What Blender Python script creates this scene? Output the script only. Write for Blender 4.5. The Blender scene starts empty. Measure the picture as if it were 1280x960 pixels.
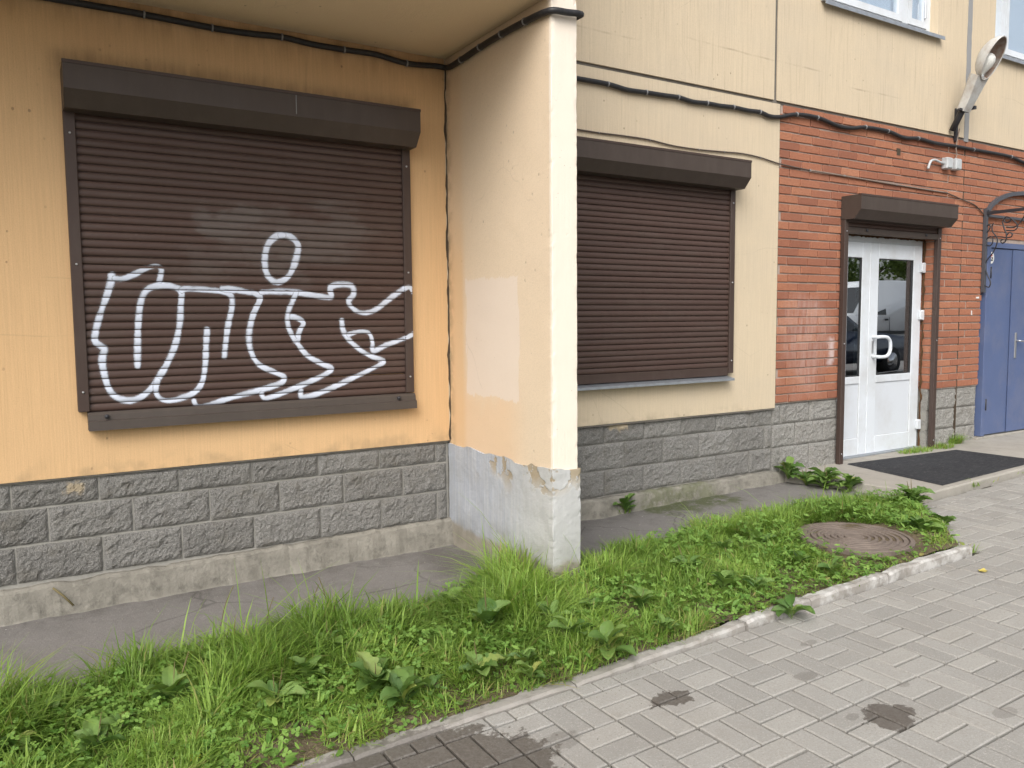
import bpy, bmesh, math, random
import numpy as np
from mathutils import Vector, Matrix, noise as mnoise

random.seed(7)
rng = np.random.default_rng(7)
R = math.radians
scene = bpy.context.scene
COL = scene.collection

# ------------------------------------------------------------------ camera
F_PX, PITCH, TH, ROLL = 1000.0, R(4.6), R(58.3), R(0.5)   # photograph pixels, 1280 wide
EYE = Vector((0, 0, 1.55))
_F = Vector((math.cos(TH), math.sin(TH), 0)); _R = Vector((math.sin(TH), -math.cos(TH), 0)); _U = Vector((0, 0, 1))
_f = _F * math.cos(PITCH) - _U * math.sin(PITCH)
_u = _F * math.sin(PITCH) + _U * math.cos(PITCH)
_r = _R * math.cos(ROLL) - _u * math.sin(ROLL)
_u = _R * math.sin(ROLL) + _u * math.cos(ROLL)
cd = bpy.data.cameras.new('camera'); cam = bpy.data.objects.new('camera', cd); COL.objects.link(cam)
cd.sensor_width = 36; cd.sensor_fit = 'HORIZONTAL'; cd.lens = F_PX / 1280 * 36
cd.clip_start = 0.05; cd.clip_end = 600
m = Matrix.Identity(4)
for i in range(3):
    m[i][0] = _r[i]; m[i][1] = _u[i]; m[i][2] = -_f[i]; m[i][3] = EYE[i]
cam.matrix_world = m
scene.camera = cam

def ray(px, py):
    return (_f + _r * ((px - 640) / F_PX) - _u * ((py - 480) / F_PX))
def at_y(px, py, Y): d = ray(px, py); return EYE + d * (Y / d.y)
def at_x(px, py, X): d = ray(px, py); return EYE + d * (X / d.x)
def at_z(px, py, Z): d = ray(px, py); return EYE + d * ((Z - EYE.z) / d.z)
def proj(p):
    d = Vector(p) - EYE; w = d.dot(_f)
    return (640 + d.dot(_r) / w * F_PX, 480 - d.dot(_u) / w * F_PX, w)

# ------------------------------------------------------------------ world, sun, exposure
SUN_EL, SUN_AZ = R(42), R(224)          # azimuth from +Y, clockwise: from the street side
world = bpy.data.worlds.new('World'); scene.world = world; world.use_nodes = True
wt = world.node_tree; wt.nodes.clear()
wo = wt.nodes.new('ShaderNodeOutputWorld'); wb = wt.nodes.new('ShaderNodeBackground')
sky = wt.nodes.new('ShaderNodeTexSky'); sky.sky_type = 'NISHITA'; sky.sun_disc = False
sky.sun_elevation = SUN_EL; sky.sun_rotation = SUN_AZ; sky.dust_density = 4.0; sky.air_density = 1.0; sky.ozone_density = 1.0
hs = wt.nodes.new('ShaderNodeHueSaturation'); hs.inputs['Saturation'].default_value = 0.30
wb.inputs['Strength'].default_value = 0.15
wt.links.new(sky.outputs[0], hs.inputs['Color']); wt.links.new(hs.outputs[0], wb.inputs['Color']); wt.links.new(wb.outputs[0], wo.inputs[0])
sl = bpy.data.lights.new('sun', 'SUN'); sl.energy = 1.15; sl.angle = R(40); sl.color = (1.0, 0.965, 0.91)
so = bpy.data.objects.new('sun', sl); COL.objects.link(so)
sd = Vector((math.sin(SUN_AZ) * math.cos(SUN_EL), math.cos(SUN_AZ) * math.cos(SUN_EL), math.sin(SUN_EL)))
so.rotation_euler = sd.to_track_quat('Z', 'Y').to_euler(); so.location = (0, -6, 12)
scene.render.engine = 'CYCLES'
vs = scene.view_settings; vs.view_transform = 'Standard'; vs.look = 'None'; vs.gamma = 1.0; vs.use_curve_mapping = False
vs.exposure = 0.58

# ------------------------------------------------------------------ material helper
def lin(r, g, b):
    f = lambda c: ((c / 255) / 12.92) if c / 255 <= 0.04045 else (((c / 255) + 0.055) / 1.055) ** 2.4
    return (f(r), f(g), f(b), 1)

class NT:
    def __init__(s, name, rough=0.8, spec=0.3, metal=0.0):
        s.m = bpy.data.materials.new(name); s.m.use_nodes = True
        s.t = s.m.node_tree; s.N = s.t.nodes
        s.b = s.N['Principled BSDF']; s.out = s.N['Material Output']
        s.b.inputs['Roughness'].default_value = rough
        s.b.inputs['Specular IOR Level'].default_value = spec
        s.b.inputs['Metallic'].default_value = metal
        s._pos = None; s._sep = None
    def ln(s, a, b): s.t.links.new(a, b)
    def put(s, sock, v):
        if isinstance(v, bpy.types.NodeSocket): s.ln(v, sock)
        elif isinstance(v, (tuple, list)) and len(v) == 3 and sock.type == 'RGBA': sock.default_value = (*v, 1)
        else: sock.default_value = v
    def pos(s):
        if s._pos is None: s._pos = s.N.new('ShaderNodeNewGeometry').outputs['Position']
        return s._pos
    def obj(s): return s.N.new('ShaderNodeTexCoord').outputs['Object']
    def rand(s): return s.N.new('ShaderNodeObjectInfo').outputs['Random']
    def attr(s, n): a = s.N.new('ShaderNodeAttribute'); a.attribute_name = n; return a
    def xyz(s, v=None):
        if v is None:
            if s._sep is None: s._sep = s.N.new('ShaderNodeSeparateXYZ'); s.ln(s.pos(), s._sep.inputs[0])
            return s._sep.outputs
        q = s.N.new('ShaderNodeSeparateXYZ'); s.ln(v, q.inputs[0]); return q.outputs
    def scaled(s, vec, sc):
        q = s.N.new('ShaderNodeVectorMath'); q.operation = 'MULTIPLY'; s.ln(vec, q.inputs[0]); q.inputs[1].default_value = sc; return q.outputs[0]
    def vadd(s, vec, w):
        q = s.N.new('ShaderNodeVectorMath'); q.operation = 'ADD'; s.ln(vec, q.inputs[0]); s.put(q.inputs[1], w); return q.outputs[0]
    def noise(s, scale, detail=3, rough=0.55, vec=None, dist=0.0):
        q = s.N.new('ShaderNodeTexNoise'); q.inputs['Scale'].default_value = scale; q.inputs['Detail'].default_value = detail
        q.inputs['Roughness'].default_value = rough; q.inputs['Distortion'].default_value = dist
        s.ln(vec if vec is not None else s.pos(), q.inputs['Vector']); return q.outputs['Fac']
    def voro(s, scale, vec=None, feature='F1', out='Distance', rnd=1.0):
        q = s.N.new('ShaderNodeTexVoronoi'); q.inputs['Scale'].default_value = scale; q.feature = feature
        q.inputs['Randomness'].default_value = rnd
        s.ln(vec if vec is not None else s.pos(), q.inputs['Vector']); return q.outputs[out]
    def ramp(s, fac, stops):
        q = s.N.new('ShaderNodeValToRGB'); e = q.color_ramp.elements
        while len(e) < len(stops): e.new(0.5)
        for k, (p, c) in enumerate(stops):
            e[k].position = p; e[k].color = c if isinstance(c, (tuple, list)) and len(c) == 4 else ((c, c, c, 1) if not isinstance(c, (tuple, list)) else (*c, 1))
        s.put(q.inputs[0], fac); return q.outputs[0]
    def mix(s, fac, a, b, mode='MIX'):
        q = s.N.new('ShaderNodeMix'); q.data_type = 'RGBA'; q.blend_type = mode
        s.put(q.inputs[0], fac); s.put(q.inputs[6], a); s.put(q.inputs[7], b); return q.outputs[2]
    def math(s, op, a, b=0.0, c=None, clamp=False):
        q = s.N.new('ShaderNodeMath'); q.operation = op; q.use_clamp = clamp
        s.put(q.inputs[0], a); s.put(q.inputs[1], b)
        if c is not None: s.put(q.inputs[2], c)
        return q.outputs[0]
    def smooth(s, v, a, b, lo=0.0, hi=1.0):
        q = s.N.new('ShaderNodeMapRange'); q.interpolation_type = 'SMOOTHSTEP'
        s.put(q.inputs[0], v); q.inputs[1].default_value = a; q.inputs[2].default_value = b
        q.inputs[3].default_value = lo; q.inputs[4].default_value = hi; return q.outputs[0]
    def box(s, u, v, u0, u1, v0, v1, soft, wob=None, amt=0.0):
        if wob is not None:
            o = s.math('MULTIPLY', s.math('SUBTRACT', wob, 0.5), amt * 2)
            u = s.math('ADD', u, o); v = s.math('ADD', v, o)
        a = s.smooth(u, u0 - soft, u0 + soft); b = s.smooth(u, u1 - soft, u1 + soft, 1, 0)
        c = s.smooth(v, v0 - soft, v0 + soft); d = s.smooth(v, v1 - soft, v1 + soft, 1, 0)
        return s.math('MULTIPLY', s.math('MULTIPLY', a, b), s.math('MULTIPLY', c, d))
    def bump(s, h, strength=0.3, dist=0.01, prev=None):
        q = s.N.new('ShaderNodeBump'); q.inputs['Strength'].default_value = strength; q.inputs['Distance'].default_value = dist
        s.ln(h, q.inputs['Height'])
        if prev is not None: s.ln(prev, q.inputs['Normal'])
        return q.outputs[0]
    def done(s, color=None, normal=None, rough=None):
        if color is not None: s.put(s.b.inputs['Base Color'], color)
        if normal is not None: s.ln(normal, s.b.inputs['Normal'])
        if rough is not None: s.put(s.b.inputs['Roughness'], rough)
        return s.m

M = {}
# ---- painted render: vertical brush streaks, pits, dirt
def plaster(name, col, dark, streak=0.35, soot=None, pits=0.5, extra=None):
    n = NT(name, 0.85, 0.2); x, y, z = n.xyz()
    base = n.mix(n.noise(1.3, 4), col, tuple(c * 0.90 for c in col[:3]))
    st = n.noise(1.0, 5, 0.7, n.scaled(n.pos(), (95, 95, 2.2)))
    st = n.ramp(st, [(0.38, 1.0), (0.62, 0.0)])
    base = n.mix(n.math('MULTIPLY', st, streak), base, tuple(c * 0.74 for c in col[:3]))
    grain = n.noise(160, 2, 0.6)
    base = n.mix(n.math('MULTIPLY', n.ramp(grain, [(0.35, 1.0), (0.55, 0.0)]), 0.22), base, tuple(c * 0.6 for c in col[:3]))
    big = n.ramp(n.noise(0.9, 5, 0.6, n.scaled(n.pos(), (1.5, 1.5, 0.5))), [(0.42, 0.0), (0.75, 1.0)])
    base = n.mix(n.math('MULTIPLY', big, 0.35), base, dark)
    pv = n.voro(13, n.vadd(n.scaled(n.pos(), (1, 1, 0.8)), (0.3, 0.1, 0.2)))
    pm = n.math('MULTIPLY', n.ramp(pv, [(0.06, 1.0), (0.10, 0.0)]), n.ramp(n.noise(3.1, 2), [(0.50, 0.0), (0.62, 1.0)]))
    base = n.mix(n.math('MULTIPLY', pm, pits), base, (0.11, 0.075, 0.045, 1))
    if extra: base = extra(n, base, x, y, z)
    wv = n.vadd(n.pos(), n.scaled(n.N.new('ShaderNodeTexNoise').outputs['Color'], (0.25, 0.25, 0.25)))
    cr = n.ramp(n.voro(1.1, wv, 'DISTANCE_TO_EDGE'), [(0.0012, 1.0), (0.004, 0.0)])
    cr = n.math('MULTIPLY', cr, n.ramp(n.noise(1.7, 3), [(0.52, 0.0), (0.60, 1.0)]))
    base = n.mix(n.math('MULTIPLY', cr, 0.18), base, (0.16, 0.12, 0.08, 1))
    h = n.math('ADD', n.math('MULTIPLY', grain, 0.6), n.math('MULTIPLY', st, 0.35))
    h = n.math('ADD', h, n.math('MULTIPLY', n.noise(9, 4, 0.55), 2.2))
    h = n.math('SUBTRACT', h, n.math('MULTIPLY', pm, 2.0))
    return n.done(base, n.bump(h, 0.35, 0.004))

def left_extra(n, c, x, y, z):
    # soot veil above the shutter box, browner streaks towards the wall top, and splash dirt over the plinth
    w = n.noise(4.0, 5, 0.65)
    so_ = n.box(x, z, 0.20, 2.12, 2.76, 2.885, 0.055, w, 0.045)
    so_ = n.math('MULTIPLY', so_, n.ramp(n.noise(1.0, 4, 0.6, n.scaled(n.pos(), (26, 26, 3))), [(0.3, 0.45), (0.65, 1.0)]))
    c = n.mix(n.math('MULTIPLY', so_, 0.62), c, (0.12, 0.088, 0.046, 1))
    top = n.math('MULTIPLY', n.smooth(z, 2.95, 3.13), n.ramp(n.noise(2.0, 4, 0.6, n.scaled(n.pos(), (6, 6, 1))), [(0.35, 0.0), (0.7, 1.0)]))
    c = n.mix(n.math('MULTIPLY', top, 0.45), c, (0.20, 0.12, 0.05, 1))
    low = n.math('MULTIPLY', n.smooth(z, 0.78, 0.90, 1, 0), n.ramp(n.noise(9, 4), [(0.45, 0.0), (0.65, 1.0)]))
    return n.mix(n.math('MULTIPLY', low, 0.4), c, (0.30, 0.22, 0.13, 1))
def mid_extra(n, c, x, y, z):
    dr = n.ramp(n.noise(1.0, 4, 0.6, n.scaled(n.pos(), (55, 55, 1.6))), [(0.55, 0.0), (0.75, 1.0)])
    c = n.mix(n.math('MULTIPLY', dr, n.smooth(z, 2.3, 3.6, 0.06, 0.40)), c, (0.27, 0.215, 0.15, 1))
    hl = n.math('ADD', z, n.math('MULTIPLY', n.noise(1.2, 3), 0.05))
    for z_, x0_, x1_ in ((3.585, 3.0, 4.1), (3.68, 4.35, 6.1), (3.60, 6.3, 7.2)):
        d_ = n.smooth(n.math('ABSOLUTE', n.math('SUBTRACT', hl, z_)), 0.003, 0.010, 1, 0)
        d_ = n.math('MULTIPLY', d_, n.math('MULTIPLY', n.smooth(x, x0_, x0_ + .2), n.smooth(x, x1_ - .3, x1_, 1, 0)))
        c = n.mix(n.math('MULTIPLY', d_, n.ramp(n.noise(5, 4), [(0.4, 0.05), (0.65, 0.55)])), c, (0.30, 0.235, 0.17, 1))
    gr = n.ramp(n.noise(1.4, 5, 0.6, n.scaled(n.pos(), (1, 1, 1.6))), [(0.45, 0.0), (0.7, 1.0)])
    c = n.mix(n.math('MULTIPLY', gr, 0.22), c, (0.47, 0.415, 0.335, 1))
    low = n.math('MULTIPLY', n.smooth(z, 0.78, 0.86, 1, 0), n.ramp(n.noise(11, 4), [(0.45, 0.0), (0.65, 1.0)]))
    return n.mix(n.math('MULTIPLY', low, 0.4), c, (0.30, 0.25, 0.17, 1))
M['wall_orange'] = plaster('wall_orange', (0.72, 0.478, 0.258), (0.61, 0.39, 0.20, 1), 0.45, extra=left_extra)
M['wall_beige'] = plaster('wall_beige', (0.67, 0.557, 0.402), (0.56, 0.465, 0.335, 1), 0.42, extra=mid_extra)
M['soffit'] = plaster('soffit', (0.76, 0.61, 0.42), (0.70, 0.55, 0.37, 1), 0.0)

def fin_extra(n, c, x, y, z):
    front = n.smooth(y, 3.445, 3.462, 1, 0)
    w = n.noise(7, 4, 0.6)
    wb = n.noise(1.0, 3, 0.6, n.scaled(n.pos(), (20, 20, 5)))
    patch = n.box(y, z, 3.765, 4.37, 1.09, 1.79, 0.004, wb, 0.045)
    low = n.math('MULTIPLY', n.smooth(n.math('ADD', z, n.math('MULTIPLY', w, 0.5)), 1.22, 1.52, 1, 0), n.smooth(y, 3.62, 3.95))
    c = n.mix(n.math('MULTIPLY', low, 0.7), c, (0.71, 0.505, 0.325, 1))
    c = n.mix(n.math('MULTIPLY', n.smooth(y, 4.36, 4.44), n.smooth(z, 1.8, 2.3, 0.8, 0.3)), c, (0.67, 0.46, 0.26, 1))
    c = n.mix(n.math('MULTIPLY', patch, 0.85), c, (0.71, 0.605, 0.51, 1))
    c = n.mix(front, c, (0.80, 0.715, 0.61, 1))
    sp = n.math('MULTIPLY', n.ramp(n.voro(24, n.scaled(n.pos(), (1, 1, 1.3))), [(0.05, 1.0), (0.09, 0.0)]), n.ramp(n.noise(5, 2), [(0.46, 0.0), (0.6, 1.0)]))
    c = n.mix(n.math('MULTIPLY', sp, 0.6), c, (0.30, 0.24, 0.18, 1))
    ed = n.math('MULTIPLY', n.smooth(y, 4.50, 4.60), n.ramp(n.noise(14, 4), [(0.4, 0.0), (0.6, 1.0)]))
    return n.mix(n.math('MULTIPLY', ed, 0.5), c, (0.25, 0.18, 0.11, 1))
M['fin'] = plaster('fin_paint', (0.745, 0.605, 0.445), (0.68, 0.54, 0.385, 1), 0.06, pits=0.35, extra=fin_extra)

def dado():
    n = NT('dado_paint', 0.7, 0.25); x, y, z = n.xyz()
    st = n.noise(1.0, 4, 0.6, n.scaled(n.pos(), (60, 60, 2)))
    c = n.mix(n.ramp(st, [(0.35, 0.0), (0.65, 1.0)]), (0.36, 0.385, 0.435, 1), (0.45, 0.465, 0.49, 1))
    c = n.mix(n.math('MULTIPLY', n.smooth(y, 3.46, 4.1, 1, 0), 0.75), c, (0.50, 0.495, 0.475, 1))
    c = n.mix(n.math('MULTIPLY', n.ramp(n.noise(6, 5, 0.65), [(0.45, 0), (0.7, 1.0)]), 0.45), c, (0.34, 0.34, 0.33, 1))
    chip = n.math('MULTIPLY', n.ramp(n.noise(7.5, 5, 0.6, dist=0.3), [(0.50, 0.0), (0.53, 1.0)]), n.smooth(n.math('ADD', z, n.math('MULTIPLY', n.noise(5, 2), 0.3)), 0.72, 0.86))
    chip = n.math('MULTIPLY', chip, n.smooth(y, 4.3, 4.1))
    c = n.mix(chip, c, (0.36, 0.30, 0.215, 1))
    low = n.smooth(n.math('ADD', z, n.math('MULTIPLY', n.noise(5, 4), 0.12)), 0.27, 0.32, 1, 0)
    c = n.mix(n.math('MULTIPLY', low, 0.8), c, n.mix(n.noise(9, 4), (0.36, 0.31, 0.24, 1), (0.26, 0.225, 0.17, 1)))
    gd = n.math('MULTIPLY', n.smooth(z, 0.20, 0.42, 1, 0), n.ramp(n.noise(7, 4), [(0.35, 0.2), (0.6, 1.0)]))
    c = n.mix(n.math('MULTIPLY', gd, 0.45), c, (0.13, 0.125, 0.085, 1))
    h = n.math('ADD', n.noise(18, 5, 0.65), n.math('MULTIPLY', chip, -0.7))
    return n.done(c, n.bump(h, 0.5, 0.012))
M['dado'] = dado()

def brick_mat():
    n = NT('brick_clay', 0.85, 0.25); x, y, z = n.xyz(); r = n.rand()
    c = n.ramp(r, [(0.0, (0.275, 0.112, 0.070)), (0.3, (0.345, 0.142, 0.084)), (0.6, (0.375, 0.158, 0.092)), (0.85, (0.405, 0.175, 0.100)), (1.0, (0.44, 0.205, 0.122))])
    v = n.noise(30, 5, 0.65, n.vadd(n.pos(), n.scaled(n.pos(), (0, 0, 1.5))))
    c = n.mix(n.math('MULTIPLY', n.ramp(v, [(0.40, 0.0), (0.68, 1.0)]), 0.45), c, (0.19, 0.070, 0.042, 1))
    c = n.mix(n.math('MULTIPLY', n.ramp(n.noise(2.2, 4), [(0.4, 0.0), (0.7, 1.0)]), 0.35), c, (0.24, 0.105, 0.070, 1))
    ef = n.box(x, z, 5.62, 6.10, 0.90, 1.72, 0.16, n.noise(3.5, 5), 0.35)
    ef = n.math('MULTIPLY', ef, n.ramp(n.noise(1, 5, 0.7, n.scaled(n.pos(), (28, 28, 4))), [(0.35, 0.1), (0.65, 1.0)]))
    c = n.mix(n.math('MULTIPLY', ef, 0.42), c, (0.52, 0.40, 0.37, 1))
    bl = n.box(x, z, 6.17, 6.235, 1.12, 1.36, 0.03, n.noise(9, 3), 0.06)
    c = n.mix(n.math('MULTIPLY', bl, 0.6), c, (0.62, 0.55, 0.55, 1))
    return n.done(c, n.bump(n.noise(90, 4, 0.6), 0.45, 0.004))
M['brick'] = brick_mat()
def mortar_mat(name, a, b, sc=25):
    n = NT(name, 0.95, 0.15)
    return n.done(n.mix(n.noise(sc, 5, 0.65), a, b), n.bump(n.noise(70, 4), 0.6, 0.006))
M['mortar'] = mortar_mat('brick_mortar', (0.46, 0.38, 0.33, 1), (0.26, 0.20, 0.165, 1))
M['block_mortar'] = mortar_mat('block_mortar', (0.36, 0.348, 0.318, 1), (0.23, 0.222, 0.20, 1))

def block_mat():
    n = NT('split_stone_block', 0.92, 0.2); r = n.rand(); x, y, z = n.xyz()
    c = n.mix(n.ramp(r, [(0, 0.0), (1, 1.0)]), (0.245, 0.238, 0.223, 1), (0.335, 0.327, 0.309, 1))
    c = n.mix(n.smooth(x, 5.2, 5.8, 0, 0.5), c, (0.50, 0.485, 0.45, 1))
    g = n.noise(85, 6, 0.85)
    c = n.mix(n.math('MULTIPLY', n.ramp(g, [(0.38, 1.0), (0.52, 0.0)]), 0.8), c, (0.13, 0.126, 0.118, 1))
    c = n.mix(n.math('MULTIPLY', n.ramp(n.noise(170, 4, 0.8), [(0.54, 0.0), (0.66, 1.0)]), 0.6), c, (0.60, 0.585, 0.56, 1))
    c = n.mix(n.math('MULTIPLY', n.ramp(n.noise(3, 4), [(0.45, 0), (0.7, 1.0)]), 0.35), c, (0.30, 0.29, 0.265, 1))
    c = n.mix(n.math('MULTIPLY', n.ramp(n.noise(8, 5, 0.7), [(0.52, 0), (0.68, 1.0)]), 0.5), c, (0.20, 0.185, 0.155, 1))
    pt = n.math('MAXIMUM', n.box(x, z, 3.70, 3.90, 0.735, 0.80, 0.02, n.noise(14, 4), 0.10), n.box(x, z, 0.18, 0.25, 0.68, 0.74, 0.015, n.noise(18, 4), 0.06))
    c = n.mix(n.math('MULTIPLY', pt, 0.7), c, (0.62, 0.50, 0.33, 1))
    h = n.math('ADD', n.math('MULTIPLY', g, 1.2), n.math('MULTIPLY', n.voro(140), 0.5))
    return n.done(c, n.bump(h, 0.9, 0.016))
M['block'] = block_mat()

def concrete(name, a, b, moss=0.0, sc=5, dark=0.3, bs=0.5):
    n = NT(name, 0.92, 0.2); x, y, z = n.xyz()
    c = n.mix(n.ramp(n.noise(sc, 6, 0.65), [(0.3, 0.0), (0.7, 1.0)]), a, b)
    c = n.mix(n.math('MULTIPLY', n.ramp(n.noise(sc * 2.7, 5, 0.7), [(0.5, 0.0), (0.72, 1.0)]), dark), c, tuple(q * 0.4 for q in a[:3]))
    c = n.mix(n.math('MULTIPLY', n.ramp(n.noise(170, 2), [(0.6, 0.0), (0.7, 1.0)]), 0.35), c, tuple(min(1, q * 1.6) for q in a[:3]))
    if moss:
        mm = n.math('MULTIPLY', n.box(x, y, 3.95, 4.75, 4.2, 4.75, 0.10, n.noise(6, 4), 0.2), n.ramp(n.noise(11, 5, 0.7), [(0.36, 0.0), (0.5, 1.0)]))
        c = n.mix(n.math('MULTIPLY', mm, moss), c, (0.075, 0.095, 0.02, 1))
    return n.done(c, n.bump(n.noise(35, 6, 0.7), bs, 0.01))
M['footing'] = concrete('footing_concrete', (0.190, 0.178, 0.152, 1), (0.31, 0.292, 0.252, 1), moss=0.45, sc=7, dark=0.55, bs=0.9)
M['slab'] = concrete('slab_concrete', (0.30, 0.282, 0.248, 1), (0.37, 0.346, 0.305, 1), sc=3, dark=0.25, bs=0.35)
M['threshold'] = concrete('threshold_concrete', (0.26, 0.24, 0.21, 1), (0.36, 0.34, 0.30, 1), sc=8)

def asphalt_mat():
    n = NT('asphalt', 0.9, 0.25); x, y, z = n.xyz()
    c = n.mix(n.noise(2.2, 5, 0.6), (0.170, 0.161, 0.153, 1), (0.225, 0.214, 0.204, 1))
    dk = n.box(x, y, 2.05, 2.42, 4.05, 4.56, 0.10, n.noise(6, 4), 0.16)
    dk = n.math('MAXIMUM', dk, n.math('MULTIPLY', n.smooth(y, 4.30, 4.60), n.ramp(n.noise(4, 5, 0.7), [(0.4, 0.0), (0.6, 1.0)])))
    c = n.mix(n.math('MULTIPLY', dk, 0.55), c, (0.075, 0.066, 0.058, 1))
    c = n.mix(n.math('MULTIPLY', n.ramp(n.noise(190, 3, 0.7), [(0.55, 0.0), (0.72, 1.0)]), 0.55), c, (0.36, 0.345, 0.33, 1))
    c = n.mix(n.math('MULTIPLY', n.ramp(n.noise(5, 6, 0.7), [(0.52, 0.0), (0.7, 1.0)]), 0.4), c, (0.10, 0.092, 0.085, 1))
    c = n.mix(n.ramp(n.voro(9, n.vadd(n.pos(), (0.2, 0.7, 0))), [(0.025, 0.8), (0.04, 0.0)]), c, (0.6, 0.58, 0.55, 1))
    wv = n.vadd(n.pos(), n.scaled(n.N.new('ShaderNodeTexNoise').outputs['Color'], (0.3, 0.3, 0.3)))
    ck = n.ramp(n.voro(1.6, wv, 'DISTANCE_TO_EDGE'), [(0.004, 1.0), (0.014, 0.0)])
    ck = n.math('MULTIPLY', ck, n.ramp(n.noise(1.3, 3), [(0.45, 0.0), (0.56, 1.0)]))
    c = n.mix(n.math('MULTIPLY', ck, 0.42), c, (0.05, 0.045, 0.04, 1))
    c = n.mix(n.math('MULTIPLY', n.ramp(n.noise(26, 5, 0.75), [(0.55, 0.0), (0.7, 1.0)]), 0.45), c, (0.29, 0.275, 0.255, 1))
    mm = n.math('MULTIPLY', n.box(x, y, 3.95, 4.85, 4.32, 4.7, 0.08, n.noise(6, 4), 0.2), n.ramp(n.noise(13, 5, 0.7), [(0.38, 0.0), (0.5, 1.0)]))
    c = n.mix(n.math('MULTIPLY', mm, 0.75), c, (0.065, 0.082, 0.02, 1))
    return n.done(c, n.bump(n.math('ADD', n.noise(140, 4, 0.75), n.math('MULTIPLY', n.noise(20, 4), 1.5)), 0.6, 0.010))
M['asphalt'] = asphalt_mat()

def wetmask(n, x, y):
    w = n.noise(11, 5, 0.65); w2 = n.noise(48, 4, 0.7)
    ww = n.math('ADD', n.math('MULTIPLY', w, 0.7), n.math('MULTIPLY', w2, 0.3))
    def blob(cx, cy, rx, ry, amt=0.7):
        dx = n.math('DIVIDE', n.math('SUBTRACT', x, cx), rx); dy = n.math('DIVIDE', n.math('SUBTRACT', y, cy), ry)
        d = n.math('SQRT', n.math('ADD', n.math('MULTIPLY', dx, dx), n.math('MULTIPLY', dy, dy)))
        return n.smooth(n.math('ADD', d, n.math('MULTIPLY', n.math('SUBTRACT', ww, 0.5), amt * 3)), 0.97, 1.03, 1, 0)
    k = blob(0.93, 2.28, 0.60, 0.36, 0.35)
    for a in ((837, 873, 0.095, 0.055), (1112, 899, 0.105, 0.085), ):
        p = at_z(a[0], a[1], 0.05); k = n.math('MAXIMUM', k, blob(p.x, p.y, a[2], a[3], 0.95))
    faint = None
    for a in ((1255, 896, 0.06, 0.03), (1008, 848, 0.06, 0.03), (1010, 808, 0.04, 0.022), (1128, 860, 0.03, 0.02), (1066, 898, 0.03, 0.02), (700, 920, .08, .05)):
        p = at_z(a[0], a[1], 0.05); q = blob(p.x, p.y, a[2], a[3], 0.9); faint = q if faint is None else n.math('MAXIMUM', faint, q)
    k = n.math('MAXIMUM', k, n.math('MULTIPLY', faint, 0.38))
    return n.math('MULTIPLY', k, n.ramp(n.noise(90, 3, 0.7), [(0.36, 1.0), (0.72, 0.72)]))
def paver_mat(name, joint=False):
    n = NT(name, 0.9, 0.25); x, y, z = n.xyz(); r = n.rand()
    if joint:
        c = n.mix(n.noise(40, 5, 0.7), (0.040, 0.036, 0.030, 1), (0.085, 0.076, 0.064, 1))
        mo = n.math('MULTIPLY', n.ramp(n.noise(4, 4), [(0.55, 0.0), (0.68, 1.0)]), 0.6)
        c = n.mix(mo, c, (0.07, 0.085, 0.03, 1))
    else:
        c = n.ramp(r, [(0.0, (0.270, 0.262, 0.243)), (0.35, (0.305, 0.296, 0.275)), (0.7, (0.325, 0.316, 0.294)), (1.0, (0.350, 0.338, 0.310))])
        c = n.mix(n.math('MULTIPLY', n.ramp(n.noise(120, 4, 0.75), [(0.38, 1.0), (0.5, 0.0)]), 0.45), c, (0.22, 0.20, 0.178, 1))
        c = n.mix(n.math('MULTIPLY', n.ramp(n.noise(150, 3, 0.75, n.vadd(n.pos(), (5, 3, 1))), [(0.56, 0.0), (0.68, 1.0)]), 0.55), c, (0.55, 0.52, 0.485, 1))
        c = n.mix(n.math('MULTIPLY', n.ramp(n.noise(2.6, 5, 0.65), [(0.42, 0.0), (0.72, 1.0)]), 0.35), c, (0.25, 0.23, 0.205, 1))
        c = n.mix(n.math('MULTIPLY', n.ramp(n.noise(14, 5, 0.7), [(0.56, 0.0), (0.75, 1.0)]), 0.35), c, (0.25, 0.225, 0.195, 1))
    wet = wetmask(n, x, y)
    c = n.mix(wet, c, n.mix(0.22, (0.045, 0.033, 0.024, 1), c))
    rg = n.math('ADD', 0.92, n.math('MULTIPLY', wet, -0.45))
    return n.done(c, n.bump(n.noise(220, 3, 0.7), 0.35, 0.003), rg)
M['paver'] = paver_mat('paver_concrete'); M['joint'] = paver_mat('paver_joint_sand', True)
def kerb_mat():
    n = NT('kerb_concrete', 0.9, 0.2); x, y, z = n.xyz()
    c = n.mix(n.noise(6, 5, 0.65), (0.27, 0.252, 0.228, 1), (0.36, 0.338, 0.31, 1))
    ww = n.math('MULTIPLY', n.ramp(n.noise(7, 5, 0.7), [(0.46, 0.0), (0.58, 1.0)]), n.smooth(x, 1.9, 3.2))
    c = n.mix(n.math('MULTIPLY', ww, 0.75), c, (0.56, 0.55, 0.53, 1))
    c = n.mix(n.math('MULTIPLY', n.ramp(n.noise(17, 5, 0.7), [(0.52, 0.0), (0.7, 1.0)]), 0.5), c, (0.17, 0.155, 0.13, 1))
    wet = wetmask(n, x, y); c = n.mix(wet, c, n.mix(0.5, (0.04, 0.03, 0.024, 1), c))
    return n.done(c, n.bump(n.noise(45, 6, 0.7), 0.5, 0.008), n.math('ADD', 0.92, n.math('MULTIPLY', wet, -0.4)))
M['kerb'] = kerb_mat()
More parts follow.
